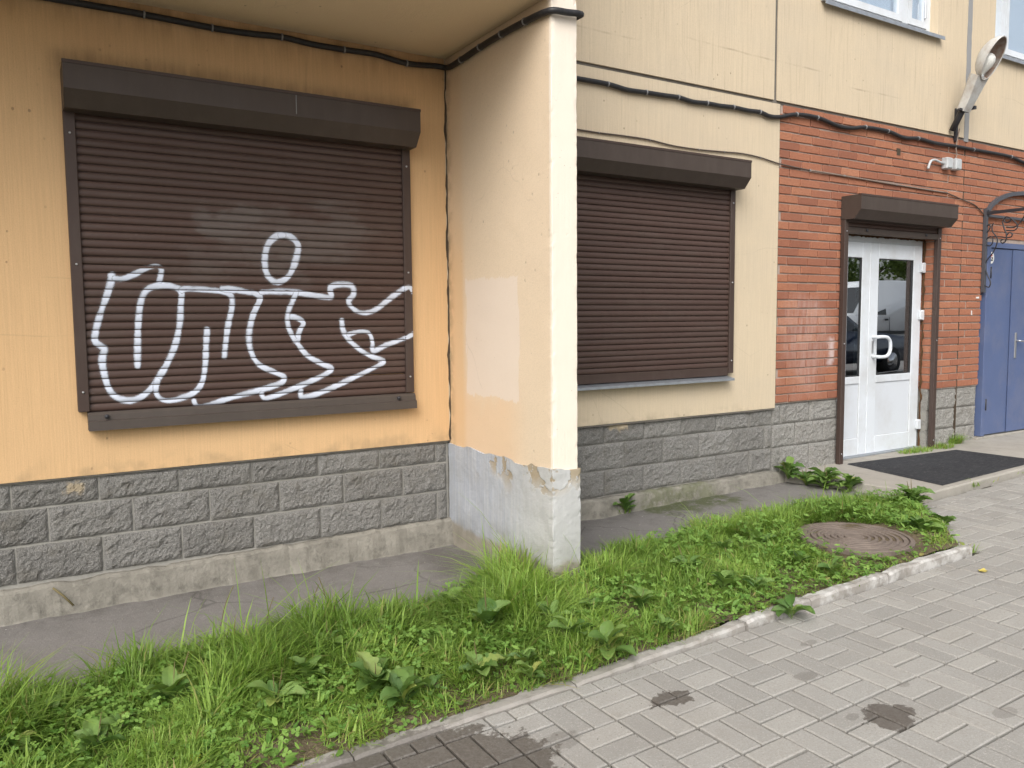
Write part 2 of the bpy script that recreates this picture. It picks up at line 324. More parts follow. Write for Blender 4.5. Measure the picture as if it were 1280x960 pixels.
def soil_mat():
    n = NT('soil', 0.95, 0.15)
    c = n.mix(n.noise(12, 5, 0.7), (0.085, 0.066, 0.042, 1), (0.17, 0.135, 0.088, 1))
    c = n.mix(n.math('MULTIPLY', n.ramp(n.noise(60, 4), [(0.5, 0), (0.7, 1.0)]), 0.5), c, (0.28, 0.235, 0.15, 1))
    return n.done(c, n.bump(n.noise(60, 5, 0.7), 0.7, 0.015))
M['soil'] = soil_mat()

def brown_metal(name, col, slat=False):
    n = NT(name, 0.42, 0.32); x, y, z = n.xyz()
    c = n.mix(n.noise(5, 5, 0.6), col, tuple(q * 1.25 + 0.004 for q in col[:3]))
    if slat: c = n.mix(n.math('MULTIPLY', n.rand(), 0.55), c, tuple(q * 1.45 for q in col[:3]))
    du = n.ramp(n.noise(1.0, 5, 0.65, n.scaled(n.pos(), (3, 3, 22) if slat else (16, 16, 4))), [(0.45, 0.0), (0.75, 1.0)])
    c = n.mix(n.math('MULTIPLY', du, 0.30), c, (0.095, 0.078, 0.066, 1))
    if slat:
        w = n.noise(2.6, 5, 0.65, n.scaled(n.pos(), (1, 1, 3)))
        sm = n.box(x, z, 0.86, 1.18, 2.04, 2.17, 0.03, w, 0.25)
        sm = n.math('MAXIMUM', sm, n.math('MULTIPLY', n.box(x, z, 1.05, 1.75, 1.90, 2.16, 0.08, w, 0.45), 0.75))
        sm = n.math('MAXIMUM', sm, n.math('MULTIPLY', n.box(x, z, 0.75, 1.1, 1.80, 1.95, 0.06, w, 0.4), 0.45))
        sm = n.math('MULTIPLY', sm, n.ramp(n.noise(1, 4, 0.7, n.scaled(n.pos(), (5, 5, 60))), [(0.3, 0.45), (0.65, 1.0)]))
        c = n.mix(n.math('MULTIPLY', sm, 0.55), c, (0.15, 0.137, 0.128, 1))
        sc = n.math('MULTIPLY', n.ramp(n.noise(1, 3, 0.6, n.scaled(n.pos(), (14, 14, 150))), [(0.70, 0.0), (0.76, 1.0)]), 0.5)
        c = n.mix(sc, c, (0.33, 0.31, 0.30, 1))
    rg = n.math('ADD', 0.36, n.math('MULTIPLY', n.noise(9, 4), 0.22))
    return n.done(c, n.bump(n.math('ADD', n.noise(26, 3), n.math('MULTIPLY', n.noise(5, 2), 3.0)), 0.10, 0.004), rg)
M['slat'] = brown_metal('shutter_slat_paint', (0.058, 0.0345, 0.028, 1), True)
M['brown'] = brown_metal('shutter_brown_paint', (0.052, 0.034, 0.028, 1))
M['brown_grey'] = brown_metal('shutter_grey_brown_paint', (0.054, 0.040, 0.033, 1))
M['sill_metal'] = brown_metal('bottom_bar_paint', (0.062, 0.050, 0.043, 1))
def simple(name, col, rough=0.5, spec=0.5, metal=0.0, var=0.15, sc=20, bump=0.0, dirt=None, dirt_amt=0.4):
    n = NT(name, rough, spec, metal)
    c = n.mix(n.noise(sc, 4), col, tuple(max(0, q * (1 - var)) for q in col[:3]))
    if dirt: c = n.mix(n.math('MULTIPLY', n.ramp(n.noise(sc * 0.7, 5, 0.7), [(0.45, 0.0), (0.68, 1.0)]), dirt_amt), c, dirt)
    return n.done(c, n.bump(n.noise(sc * 3, 4), bump, 0.004) if bump else None)
M['zinc'] = simple('zinc_sill', (0.42, 0.45, 0.49, 1), 0.4, 0.5, 0.6, dirt=(0.22, 0.22, 0.22, 1))
M['pvc'] = simple('white_pvc', (0.66, 0.70, 0.745, 1), 0.35, 0.5, var=0.05, sc=4, dirt=(0.42, 0.41, 0.38, 1), dirt_amt=0.38)
M['pvc_panel'] = simple('white_pvc_panel', (0.62, 0.655, 0.70, 1), 0.4, 0.5, var=0.05, sc=3, dirt=(0.42, 0.41, 0.385, 1), dirt_amt=0.35)
M['gasket'] = simple('black_gasket', (0.02, 0.02, 0.022, 1), 0.6)
M['blue'] = simple('blue_door_paint', (0.098, 0.136, 0.262, 1), 0.5, 0.45, var=0.18, sc=6, bump=0.10, dirt=(0.15, 0.165, 0.24, 1), dirt_amt=0.45)
M['steel'] = simple('steel_handle', (0.55, 0.56, 0.58, 1), 0.3, 0.5, 0.8)
M['cable'] = simple('black_cable', (0.022, 0.022, 0.025, 1), 0.5, 0.4, sc=60, dirt=(0.06, 0.055, 0.05, 1))
M['thin_cable'] = simple('brown_thin_cable', (0.10, 0.075, 0.06, 1), 0.6)
M['thin_cable_grey'] = simple('pale_conduit', (0.24, 0.18, 0.145, 1), 0.6)
M['clip'] = simple('grey_clip', (0.24, 0.24, 0.245, 1), 0.5)
M['box_grey'] = simple('junction_box_plastic', (0.50, 0.52, 0.53, 1), 0.5, dirt=(0.3, 0.29, 0.27, 1))
M['iron'] = simple('black_iron', (0.028, 0.028, 0.034, 1), 0.5, 0.5)
M['iron_grey'] = simple('grey_iron', (0.075, 0.078, 0.09, 1), 0.5, 0.5)
M['lamp_paint'] = simple('lamp_enamel', (0.56, 0.56, 0.54, 1), 0.5, dirt=(0.30, 0.24, 0.19, 1), dirt_amt=0.6, sc=14)
M['lamp_inside'] = simple('lamp_reflector', (0.33, 0.30, 0.27, 1), 0.45, 0.5, 0.3, dirt=(0.20, 0.075, 0.025, 1), dirt_amt=0.95, sc=7)
M['bulb'] = simple('frosted_bulb', (0.78, 0.78, 0.74, 1), 0.25)
M['rubber'] = NT('rubber_mat', 0.9, 0.3).m
n = NT('rubber_mat_fibre', 0.92, 0.2)
c = n.mix(n.noise(3, 5), (0.022, 0.023, 0.026, 1), (0.042, 0.043, 0.047, 1))
c = n.mix(n.math('MULTIPLY', n.ramp(n.noise(1, 5, 0.7, n.scaled(n.pos(), (14, 60, 10))), [(0.48, 0.0), (0.68, 1.0)]), 0.5), c, (0.085, 0.083, 0.082, 1))
c = n.mix(n.math('MULTIPLY', n.ramp(n.noise(26, 4, 0.7), [(0.62, 0.0), (0.70, 1.0)]), 0.5), c, (0.17, 0.16, 0.145, 1))
M['mat'] = n.done(c, n.bump(n.noise(150, 3), 0.7, 0.006))
M['iron_cover'] = simple('rusty_cast_iron', (0.20, 0.162, 0.138, 1), 0.75, 0.3, 0.0, var=0.3, sc=22, bump=0.4, dirt=(0.25, 0.205, 0.17, 1), dirt_amt=0.6)
M['foam'] = simple('orange_mounting_foam', (0.10, 0.055, 0.028, 1), 0.9, 0.1, sc=40, bump=0.8, dirt=(0.035, 0.022, 0.014, 1), dirt_amt=0.9)
M['seal_grey'] = simple('grey_joint_sealant', (0.30, 0.30, 0.30, 1), 0.8, 0.2, sc=12, bump=0.5)
M['seal_and_shadow_dark'] = simple('dark_sealant_and_shadow', (0.17, 0.155, 0.135, 1), 0.9, 0.2, sc=14, bump=0.6, dirt=(0.08, 0.07, 0.06, 1))  # sealant colour, also used for the painted shadow line under the panels
M['crack'] = simple('black_crack', (0.085, 0.066, 0.048, 1), 0.95, 0.1)
M['dark'] = simple('dark_interior', (0.03, 0.03, 0.032, 1), 0.9)
M['sky_tint_curtain'] = simple('pale_sky_tint_curtain', (0.70, 0.78, 0.85, 1), 0.9, var=0.1, sc=3)  # pale curtain, blue-white so the panes seem to mirror the sky
M['white_mark'] = simple('white_tag', (0.8, 0.8, 0.78, 1), 0.6)
M['red_mark'] = simple('red_print', (0.45, 0.03, 0.03, 1), 0.6)
M['black_mark'] = simple('black_print', (0.03, 0.03, 0.04, 1), 0.6)
def glass_mat(name, ior, tint):
    n = NT(name); N = n.N
    g = N.new('ShaderNodeBsdfGlossy'); g.inputs['Roughness'].default_value = 0.004; g.inputs['Color'].default_value = (0.94, 0.97, 1, 1)
    t = N.new('ShaderNodeBsdfTransparent'); t.inputs['Color'].default_value = tint
    lw = N.new('ShaderNodeLayerWeight'); lw.inputs['Blend'].default_value = 0.5
    f_ = n.math('ADD', 0.08, n.math('MULTIPLY', n.math('POWER', lw.outputs['Facing'], 1.4), ior), clamp=True)
    b = n.bump(n.noise(1.6, 1), 0.03, 0.02); n.ln(b, g.inputs['Normal'])
    mx = N.new('ShaderNodeMixShader'); n.ln(f_, mx.inputs[0]); n.ln(t.outputs[0], mx.inputs[1]); n.ln(g.outputs[0], mx.inputs[2])
    n.ln(mx.outputs[0], n.out.inputs[0]); return n.m
M['glass'] = glass_mat('door_double_glazing', 1.5, (0.55, 0.60, 0.60, 1))
M['glass_up'] = glass_mat('window_double_glazing', 0.75, (0.90, 0.94, 0.97, 1))
def leaf_mat(name, a, b, rough=0.5, transl=0.35, tip=None):
    n = NT(name, rough, 0.3); at = n.attr('tone').outputs['Fac']
    c = n.mix(at, a, b)
    if tip is not None: c = n.mix(n.attr('dry').outputs['Fac'], c, tip)
    n.put(n.b.inputs['Base Color'], c)
    t = n.N.new('ShaderNodeBsdfTranslucent'); n.ln(n.mix(1.0, c, (1.15, 1.25, 0.55, 1), 'MULTIPLY'), t.inputs[0])
    mx = n.N.new('ShaderNodeMixShader'); mx.inputs[0].default_value = transl
    n.ln(n.b.outputs[0], mx.inputs[1]); n.ln(t.outputs[0], mx.inputs[2]); n.ln(mx.outputs[0], n.out.inputs[0])
    return n.m
M['grass'] = leaf_mat('grass_blade', (0.115, 0.225, 0.030, 1), (0.300, 0.455, 0.090, 1), 0.5, 0.35, (0.36, 0.30, 0.13, 1))
M['clover'] = leaf_mat('clover_leaf', (0.100, 0.210, 0.036, 1), (0.245, 0.390, 0.088, 1), 0.55, 0.3, (0.3, 0.27, 0.1, 1))
def plantain_mat():
    n = NT('plantain_leaf', 0.42, 0.4); r = n.rand(); o = n.xyz(n.obj())
    c = n.mix(n.ramp(r, [(0, 0.0), (1, 1.0)]), (0.080, 0.170, 0.036, 1), (0.215, 0.335, 0.085, 1))
    c = n.mix(n.ramp(r, [(0.90, 0.0), (1.0, 0.7)]), c, (0.34, 0.32, 0.08, 1))
    vein = n.math('ABSOLUTE', n.math('SINE', n.math('MULTIPLY', n.math('DIVIDE', o[1], n.math('ADD', n.math('MULTIPLY', n.math('ABSOLUTE', o[0]), 0.4), 0.5)), 210)))
    c = n.mix(n.math('MULTIPLY', n.smooth(vein, 0.0, 0.35, 1, 0), 0.35), c, (0.20, 0.29, 0.085, 1))
    c = n.mix(n.math('MULTIPLY', n.ramp(n.noise(30, 4), [(0.55, 0), (0.75, 1.0)]), 0.3), c, (0.21, 0.20, 0.06, 1))
    n.put(n.b.inputs['Base Color'], c); n.ln(n.bump(vein, 0.4, 0.004), n.b.inputs['Normal'])
    t = n.N.new('ShaderNodeBsdfTranslucent'); n.ln(n.mix(1.0, c, (1.1, 1.2, 0.5, 1), 'MULTIPLY'), t.inputs[0])
    mx = n.N.new('ShaderNodeMixShader'); mx.inputs[0].default_value = 0.25
    n.ln(n.b.outputs[0], mx.inputs[1]); n.ln(t.outputs[0], mx.inputs[2]); n.ln(mx.outputs[0], n.out.inputs[0])
    return n.m
M['plantain'] = plantain_mat()
M['stalk'] = simple('brown_stalk', (0.16, 0.13, 0.055, 1), 0.7)
M['yellow'] = simple('yellow_petal', (0.75, 0.55, 0.02, 1), 0.6)
M['dry_leaf'] = simple('yellow_leaf', (0.55, 0.45, 0.10, 1), 0.6)
def spray():
    n = NT('white_spray_paint', 0.55, 0.3)
    a = n.attr('cover').outputs['Fac']
    sp = n.noise(260, 3, 0.7); st = n.noise(1, 3, 0.6, n.scaled(n.pos(), (30, 30, 140)))
    k = n.math('ADD', a, n.math('MULTIPLY', n.math('SUBTRACT', sp, 0.5), 0.5))
    k = n.math('ADD', k, n.math('MULTIPLY', n.math('SUBTRACT', st, 0.5), 0.45))
    k = n.math('MULTIPLY', n.smooth(k, 0.10, 0.95), n.smooth(a, 0.0, 0.25))
    fr = n.math('FRACT', n.math('DIVIDE', n.math('SUBTRACT', n.xyz()[2], 1.098), 0.0415))
    k = n.math('MULTIPLY', k, n.smooth(fr, 0.09, 0.16, 0.12, 1.0))
    n.put(n.b.inputs['Base Color'], (0.64, 0.69, 0.80, 1)); n.put(n.b.inputs['Alpha'], n.math('MULTIPLY', k, 0.88)); return n.m
M['spray'] = spray()

# ------------------------------------------------------------------ object helpers
def link(o, parent=None):
    COL.objects.link(o)
    if parent is not None: o.parent = parent
    return o
def new(name, verts, faces, mat, parent=None, smooth=False):
    me = bpy.data.meshes.new(name); me.from_pydata([tuple(v) for v in verts], [], faces); me.update()
    if mat is not None: me.materials.append(M[mat] if isinstance(mat, str) else mat)
    if smooth: me.polygons.foreach_set('use_smooth', [True] * len(me.polygons))
    return link(bpy.data.objects.new(name, me), parent)
def bm_obj(name, bm, mat, parent=None, smooth=False):
    me = bpy.data.meshes.new(name); bm.to_mesh(me); bm.free()
    me.materials.append(M[mat])
    if smooth: me.polygons.foreach_set('use_smooth', [True] * len(me.polygons))
    return link(bpy.data.objects.new(name, me), parent)
def add_box(bm, x0, x1, y0, y1, z0, z1):
    r = bmesh.ops.create_cube(bm, size=1.0)
    for v in r['verts']:
        v.co = Vector((x0 + (v.co.x + .5) * (x1 - x0), y0 + (v.co.y + .5) * (y1 - y0), z0 + (v.co.z + .5) * (z1 - z0)))
    return r['verts']
def boxes(name, lst, mat, parent=None, bev=0.0):
    bm = bmesh.new()
    for b in lst: add_box(bm, *b)
    if bev: bmesh.ops.bevel(bm, geom=list(bm.edges), offset=bev, segments=1, affect='EDGES', clamp_overlap=True)
    return bm_obj(name, bm, mat, parent)
def empty(name, loc=(0, 0, 0), label=None, cat=None, group=None, kind=None):
    o = bpy.data.objects.new(name, None); o.location = loc; o.empty_display_size = 0.1; link(o)
    return tag(o, label, cat, group, kind)
def tag(o, label=None, cat=None, group=None, kind=None):
    if label: o['label'] = label
    if cat: o['category'] = cat
    if group: o['group'] = group
    if kind: o['kind'] = kind
    return o
def keep(o, root):                       # parent without moving (mesh is in world coordinates)
    o.parent = root; o.matrix_parent_inverse = Matrix.Translation(-root.location); return o
def catmull(pts, n=8, closed=False):
    P = [Vector(p) for p in pts]; out = []
    N = len(P)
    for i in range(N if closed else N - 1):
        if closed: a, b, c, d = P[(i - 1) % N], P[i], P[(i + 1) % N], P[(i + 2) % N]
        else: a, b, c, d = P[max(i - 1, 0)], P[i], P[i + 1], P[min(i + 2, N - 1)]
        for k in range(n):
            t = k / n
            out.append(0.5 * ((2 * b) + (c - a) * t + (2 * a - 5 * b + 4 * c - d) * t * t + (3 * b - a - 3 * c + d) * t ** 3))
    out.append(P[0] if closed else P[-1]); return out
def tube_data(pts, rad, sides=8, V=None, Fc=None, cap=True):
    V = [] if V is None else V; Fc = [] if Fc is None else Fc
    P = [Vector(p) for p in pts]; base = len(V); up = None
    for i, p in enumerate(P):
        t = (P[min(i + 1, len(P) - 1)] - P[max(i - 1, 0)]).normalized()
        if up is None: up = t.orthogonal().normalized()
        up = (up - t * up.dot(t)); up = up.normalized() if up.length > 1e-6 else t.orthogonal().normalized()
        s = t.cross(up); r = rad[i] if isinstance(rad, (list, tuple)) else rad
        for k in range(sides):
            a = 2 * math.pi * k / sides; V.append(p + (up * math.cos(a) + s * math.sin(a)) * r)
    for i in range(len(P) - 1):
        for k in range(sides):
            a = base + i * sides + k; b = base + i * sides + (k + 1) % sides
            Fc.append((a, b, b + sides, a + sides))
    if cap:
        Fc.append(tuple(base + k for k in range(sides))[::-1]); Fc.append(tuple(base + (len(P) - 1) * sides + k for k in range(sides)))
    return V, Fc
def tube(name, pts, rad, mat, parent=None, sides=8):
    V, Fc = tube_data(pts, rad, sides); return new(name, V, Fc, mat, parent, True)
def prism_x(name, prof, x0, x1, mat, parent=None):      # profile in (y, z) extruded along X
    n = len(prof); V = [(x0, y, z) for y, z in prof] + [(x1, y, z) for y, z in prof]
    Fc = [tuple(range(n))[::-1], tuple(range(n, 2 * n))] + [(k, (k + 1) % n, n + (k + 1) % n, n + k) for k in range(n)]
    o = new(name, V, Fc, mat, parent)
    bm = bmesh.new(); bm.from_mesh(o.data); bmesh.ops.recalc_face_normals(bm, faces=list(bm.faces)); bm.to_mesh(o.data); bm.free()
    return o
def fbm(x, y, z=0.0, o=4): return mnoise.fractal(Vector((x, y, z)), 1.0, 2.0, o)

S = 0.022
def pave_z(x): return S * max(-25, min(45, x))
def lerp(x, pts):
    if x <= pts[0][0]: return pts[0][1]
    for (a, b), (c, d) in zip(pts, pts[1:]):
        if x <= c: return b + (d - b) * (x - a) / (c - a)
    return pts[-1][1]
def base_z(x): return lerp(x, [(-6, 0.05), (-0.1, 0.075), (2.3, 0.089), (3.4, 0.092), (5.5, 0.133)])
WALL = 4.60

# ================================================================== GROUND
xs = [-120, -60, -25, 0, 20, 45, 80, 140]
V = []; Fc = []
for x in xs: V += [(x, -120, pave_z(x) - 0.12), (x, 130, pave_z(x) - 0.12)]
for i in range(len(xs) - 1): Fc.append((2 * i, 2 * i + 2, 2 * i + 3, 2 * i + 1))
tag(new('ground', V, Fc, 'soil'), kind='structure')
def strip(name, x0, x1, y0, y1, dz, mat, nx=24):
    V = []; Fc = []
    for i in range(nx + 1):
        x = x0 + (x1 - x0) * i / nx; V += [(x, y0, pave_z(x) + dz), (x, y1, pave_z(x) + dz)]
    for i in range(nx): Fc.append((2 * i, 2 * i + 2, 2 * i + 3, 2 * i + 1))
    return tag(new(name, V, Fc, mat), kind='structure')
strip('road', -60, 90, -13.5, -1.05, -0.11, 'asphalt', 40)
lawn = strip('lawn', -60, 90, -60, -13.6, -0.02, 'soil', 40)
rk = strip('road_kerb', -60, 90, -1.05, -0.90, 0.004, 'kerb', 40)

# ---- paving: bed of sand + pavers
pav = strip('pavement', -40, 60, -0.90, 2.66, -0.017, 'joint', 60)
V = []; Fc = []                                   # the bed goes on round the end of the verge, up to the entrance slab
for i in range(11):
    x = 4.9 + i * 1.5; V += [(x, 2.66, pave_z(x) - 0.017), (x, 3.9, pave_z(x) - 0.017)]
for i in range(10): Fc.append((2 * i, 2 * i + 2, 2 * i + 3, 2 * i + 1))
new('sand_bed', V, Fc, 'joint', pav)
PX, PY, X0, Y0 = 0.2066, 0.2145, 1.652, 1.632
def slab_front(x): return 3.46 + 0.045 * (x - 5.9)
def pave_edge(x):
    if x < 4.86: return 2.574
    if x < 5.88: return min(2.66 + (x - 4.86) * 1.05, 3.46)
    return slab_front(x) - 0.008
cells = []
for i in range(-16, 46):
    for j in range(-11, 10):
        xa = X0 + i * PX; ya = Y0 + j * PY; g = 0.0092
        if (i + j) % 2 == 0: sub = [(xa, xa + PX, ya + k * PY / 2, ya + (k + 1) * PY / 2) for k in (0, 1)]
        else: sub = [(xa + k * PX / 2, xa + (k + 1) * PX / 2, ya, ya + PY) for k in (0, 1)]
        for (a, b, c, d) in sub:
            e = min(pave_edge(a), pave_edge(b))
            if c >= e - 0.02: continue
            d = min(d, e)
            if d - c < 0.03: continue
            cells.append((a + g / 2, b - g / 2, c + g / 2, d - g / 2))
def paver_mesh(lx, ly):
    h, ch = 0.03, 0.0045
    V = []
    for zz, ins in ((-h, 0), (-ch, 0), (0, ch)):
        V += [(-lx / 2 + ins, -ly / 2 + ins, zz), (lx / 2 - ins, -ly / 2 + ins, zz), (lx / 2 - ins, ly / 2 - ins, zz), (-lx / 2 + ins, ly / 2 - ins, zz)]
    Fc = [(8, 9, 10, 11)]
    for q in (0, 4):
        for k in range(4): Fc.append((q + k, q + (k + 1) % 4, q + 4 + (k + 1) % 4, q + 4 + k))
    return V, Fc
cache = {}
info = []
for ce in cells:
    cx, cy = (ce[0] + ce[1]) / 2, (ce[2] + ce[3]) / 2
    p = proj((cx, cy, pave_z(cx)))
    inside = p[2] > 0.2 and -15 < p[0] < 1295 and p[1] < 980
    info.append((0 if inside else 1, math.hypot(cx, cy), ce))
info.sort(key=lambda t: t[:2])
restV, restF = [], []
for k, (out_, d_, ce) in enumerate(info):
    a, b, c, d = ce; lx, ly = round(b - a, 3), round(d - c, 3); cx, cy = (a + b) / 2, (c + d) / 2
    wz = 0.005 * fbm(cx * 0.9, cy * 0.9, 3.1) + random.uniform(-0.0014, 0.0014)
    tx, ty, tz = random.gauss(0, 0.006), random.gauss(0, 0.006) - math.atan(S), random.gauss(0, 0.008)
    if k < 300 and not out_:
        if (lx, ly) not in cache:
            Vv, Ff = paver_mesh(lx, ly); me = bpy.data.meshes.new('paver'); me.from_pydata(Vv, [], Ff); me.materials.append(M['paver']); cache[(lx, ly)] = me
        o = bpy.data.objects.new('paver', cache[(lx, ly)]); link(o, pav)
        o.location = (cx, cy, pave_z(cx) + wz); o.rotation_euler = (tx, ty, tz)
    else:
        Vv, Ff = paver_mesh(lx, ly); mt = Matrix.Translation((cx, cy, pave_z(cx) + wz)) @ Matrix.Rotation(ty, 4, 'Y') @ Matrix.Rotation(tx, 4, 'X')
        q = len(restV); restV += [mt @ Vector(v) for v in Vv]; restF += [tuple(q + i for i in f) for f in Ff]
tag(new('pavers_farther_off', restV, restF, 'paver', pav), kind='stuff')

# ---- kerb: uneven stones
kerb = empty('kerb', (0, 2.61, 0)); kerb['kind'] = 'structure'
def kerb_stone(x0, x1):
    nx = max(2, int((x1 - x0) / 0.04)); V = []; Fc = []
    for i in range(nx + 1):
        x = x0 + (x1 - x0) * i / nx; pz = pave_z(x)
        up = lerp(x, [(-2, 0.004), (1.9, 0.010), (2.6, 0.016), (3.0, 0.040), (4.8, 0.055)]) + 0.008 * fbm(x * 7, 1.3) * (1 if x > 1.8 else .4)
        wd = lerp(x, [(1.9, 0.085), (2.9, 0.070), (4.8, 0.060)]) + 0.010 * fbm(x * 5, 7.7)
        f0 = 2.580 + 0.007 * fbm(x * 9, 3.0) * (1 if x > 1.8 else .3)
        if i in (0, nx): up -= 0.006
        V += [(x, f0, pz - 0.06), (x, f0 + 0.002, pz + up - 0.010), (x, f0 + 0.013, pz + up), (x, f0 + wd - 0.012, pz + up + 0.003 * fbm(x * 12, 5)), (x, f0 + wd, pz + up - 0.012), (x, f0 + wd + 0.002, pz - 0.06)]
    for i in range(nx):
        for k in range(5): a = i * 6 + k; Fc.append((a, a + 6, a + 7, a + 1))
    Fc.append(tuple(range(6))[::-1]); Fc.append(tuple(nx * 6 + k for k in range(6)))
    o = new('kerb_stone', V, Fc, 'kerb', None, False)
    bm = bmesh.new(); bm.from_mesh(o.data); bmesh.ops.recalc_face_normals(bm, faces=list(bm.faces)); bm.to_mesh(o.data); bm.free()
    return keep(o, kerb)
for a, b in ((-2.1, -1.105), (-1.1, -0.105), (-0.1, 0.93), (0.936, 1.895), (1.902, 2.895), (2.91, 3.37), (3.375, 4.02), (4.03, 4.86)): kerb_stone(a, b)

# ---- asphalt strip along the wall, soil verge
def apron_z(x, y):
    t = max(0, min(1, (WALL - y) / 1.15)); return base_z(x) * (1 - t) + (pave_z(x) * 0.85 + 0.022) * t + 0.006 * fbm(x * 1.7, y * 1.7, 2)
def grid(name, x0, x1, y0, y1, nx, ny, zf, mat, smooth=True, keepf=None):
    V = []; Fc = []
    for i in range(nx + 1):
        for j in range(ny + 1):
            x = x0 + (x1 - x0) * i / nx; y = y0 + (y1 - y0) * j / ny; V.append((x, y, zf(x, y)))
    for i in range(nx):
        for j in range(ny):
            a = i * (ny + 1) + j; Fc.append((a, a + ny + 1, a + ny + 2, a + 1))
    return new(name, V, Fc, mat, None, smooth)
tag(grid('asphalt_strip', -6, 5.75, 3.35, 4.63, 160, 20, apron_z, 'asphalt'), kind='structure')
def verge_top(x):   # outer limit of the planted ground
    return lerp(x, [(-4, 3.52), (-0.2, 3.56), (0.3, 3.63), (1.0, 3.70), (1.7, 3.68), (2.2, 3.74), (3.0, 3.76), (4.0, 3.86), (5.1, 3.78), (5.6, 3.62), (5.86, 3.50)]) + 0.05 * fbm(x * 2.3, 9.1)
def verge_bot(x): return 2.64 if x < 4.84 else 2.64 + (x - 4.84) * 0.98
def verge_z(x, y):
    k = lerp(x, [(-2, 0.0), (1.9, 0.004), (3.0, 0.032), (4.8, 0.045), (5.6, 0.02)]); t = max(0, min(1, (y - 2.63) / 0.35))
    r = pave_z(x) + k * (1 - 0.3 * t) + 0.03 * t
    u = max(0, min(1, (y - (verge_top(x) - 0.25)) / 0.25))
    return r * (1 - u) + (apron_z(x, y) - 0.004) * u + 0.012 * fbm(x * 4, y * 4, 5)
vb = []; vf = []; NXV, NYV = 180, 24
for i in range(NXV + 1):
    x = -4 + 9.86 * i / NXV; a, b = verge_bot(x), verge_top(x)
    if b < a + .02: b = a + .02
    for j in range(NYV + 1):
        y = a + (b - a) * j / NYV; vb.append((x, y, verge_z(x, y) + 0.004 * (1 if j < NYV else -2)))
for i in range(NXV):
    for j in range(NYV):
        a = i * (NYV + 1) + j; vf.append((a, a + NYV + 1, a + NYV + 2, a + 1))
tag(new('verge', vb, vf, 'soil', None, True), kind='structure')

# ---- entrance slab
def slab_z(x): return 0.198 + 0.010 * (x - 5.6)
V = []; Fc = []; NSX = 40
for i in range(NSX + 1):
    t = i / NSX
    xa = 5.90 + 7.1 * t; xw = 5.58 + 7.42 * t
    f = slab_front(xa) + 0.006 * fbm(xa * 6, 2)
    for (x, y, z) in ((xa, f, pave_z(xa) - 0.05), (xa, f + 0.002, slab_z(xa) - 0.012), (xa + 0.004, f + 0.014, slab_z(xa)), (xw, 4.63, slab_z(xw) + 0.006), (xw, 4.63, 0.0)): V.append((x, y, z))
for i in range(NSX):
    for k in range(4): a = i * 5 + k; Fc.append((a, a + 5, a + 6, a + 1))
Fc.append(tuple(range(5))[::-1]); Fc.append(tuple(NSX * 5 + k for k in range(5)))
tag(new('entrance_slab', V, Fc, 'slab'), kind='structure')

# ================================================================== BUILDING
B = empty('building', (2.4, WALL, 0), 'panel apartment building with orange and beige walls, red brick entrance and stone block plinth', 'building')
def bp(o, label=None):
    keep(o, B)
    if label: o['label'] = label
    return o
def sub(o, part):                       # sub-part: mesh in world coordinates under a part that sits at the origin of B
    o.parent = part; o.matrix_parent_inverse = part.matrix_parent_inverse.inverted() @ Matrix.Translation(-B.location) if False else Matrix.Identity(4)
    return o
# parts are kept at world identity, so sub-parts with world coordinates need no correction
TOPZ = 7.2
bp(boxes('wall_panel', [(-6, 2.36, 4.60, 4.9, 0.772, TOPZ)], 'wall_orange'), 'orange painted wall panel with fine vertical streaks')
bp(boxes('wall_panel', [(2.36, 5.478, 4.601, 4.9, 0.779, 3.310)], 'wall_beige'), 'beige painted wall panel beside the brickwork')
# upper panels, with window openings
def panel_with_hole(x0, x1, z0, z1, hx0, hx1, hz0, hz1):
    return [(x0, hx0, 4.597, 4.9, z0, z1), (hx1, x1, 4.597, 4.9, z0, z1), (hx0, hx1, 4.597, 4.9, z0, hz0), (hx0, hx1, 4.597, 4.9, hz1, z1)]
W1 = (5.98, 7.70, 4.245, 5.75); W2 = (8.72, 10.44, 4.245, 5.75)
bp(boxes('wall_panel', [(2.36, 5.398, 4.597, 4.9, 3.335, TOPZ)], 'wall_beige'), 'upper beige wall panel with dark drip streaks')
bp(boxes('wall_panel', panel_with_hole(5.428, 8.215, 3.335, TOPZ, *W1), 'wall_beige'), 'upper beige wall panel under a white window')
bp(boxes('wall_panel', panel_with_hole(8.285, 13.0, 3.335, TOPZ, *W2), 'wall_beige'), 'upper beige wall panel behind the lamp')
def wavy_strip(name, pts, w, mat, n=40, axis='z', y=4.607, jit=0.004, depth=0.03):
    (a0, b0), (a1, b1) = pts; V = []; Fc = []
    for i in range(n + 1):
        t = i / n; a = a0 + (a1 - a0) * t; b = b0 + (b1 - b0) * t; q = jit * fbm(t * 30 * (abs(a1 - a0) + abs(b1 - b0)) / 3, 4.4, w * 99); q2 = jit * fbm(t * 27, 8.4, w * 50)
        l, r_ = -w / 2 + q, w / 2 + q2
        if axis == 'z': V += [(a + l, y + depth, b), (a + l, y, b), (a + r_, y, b), (a + r_, y + depth, b)]
        else: V += [(a, y + depth, b + l), (a, y, b + l), (a, y, b + r_), (a, y + depth, b + r_)]
    for i in range(n):
        for k in range(3): c_ = i * 4 + k; Fc.append((c_, c_ + 4, c_ + 5, c_ + 1))
    return new(name, V, Fc, mat)
bp(wavy_strip('joint_and_shadow_strip', [(5.413, 3.31), (5.413, TOPZ)], 0.05, 'seal_and_shadow_dark', 60, y=4.603))
bp(wavy_strip('joint_and_shadow_strip', [(8.25, 3.30), (8.25, TOPZ)], 0.078, 'seal_grey', 60, y=4.593, jit=0.008), 'wide grey sealed joint between upper panels')
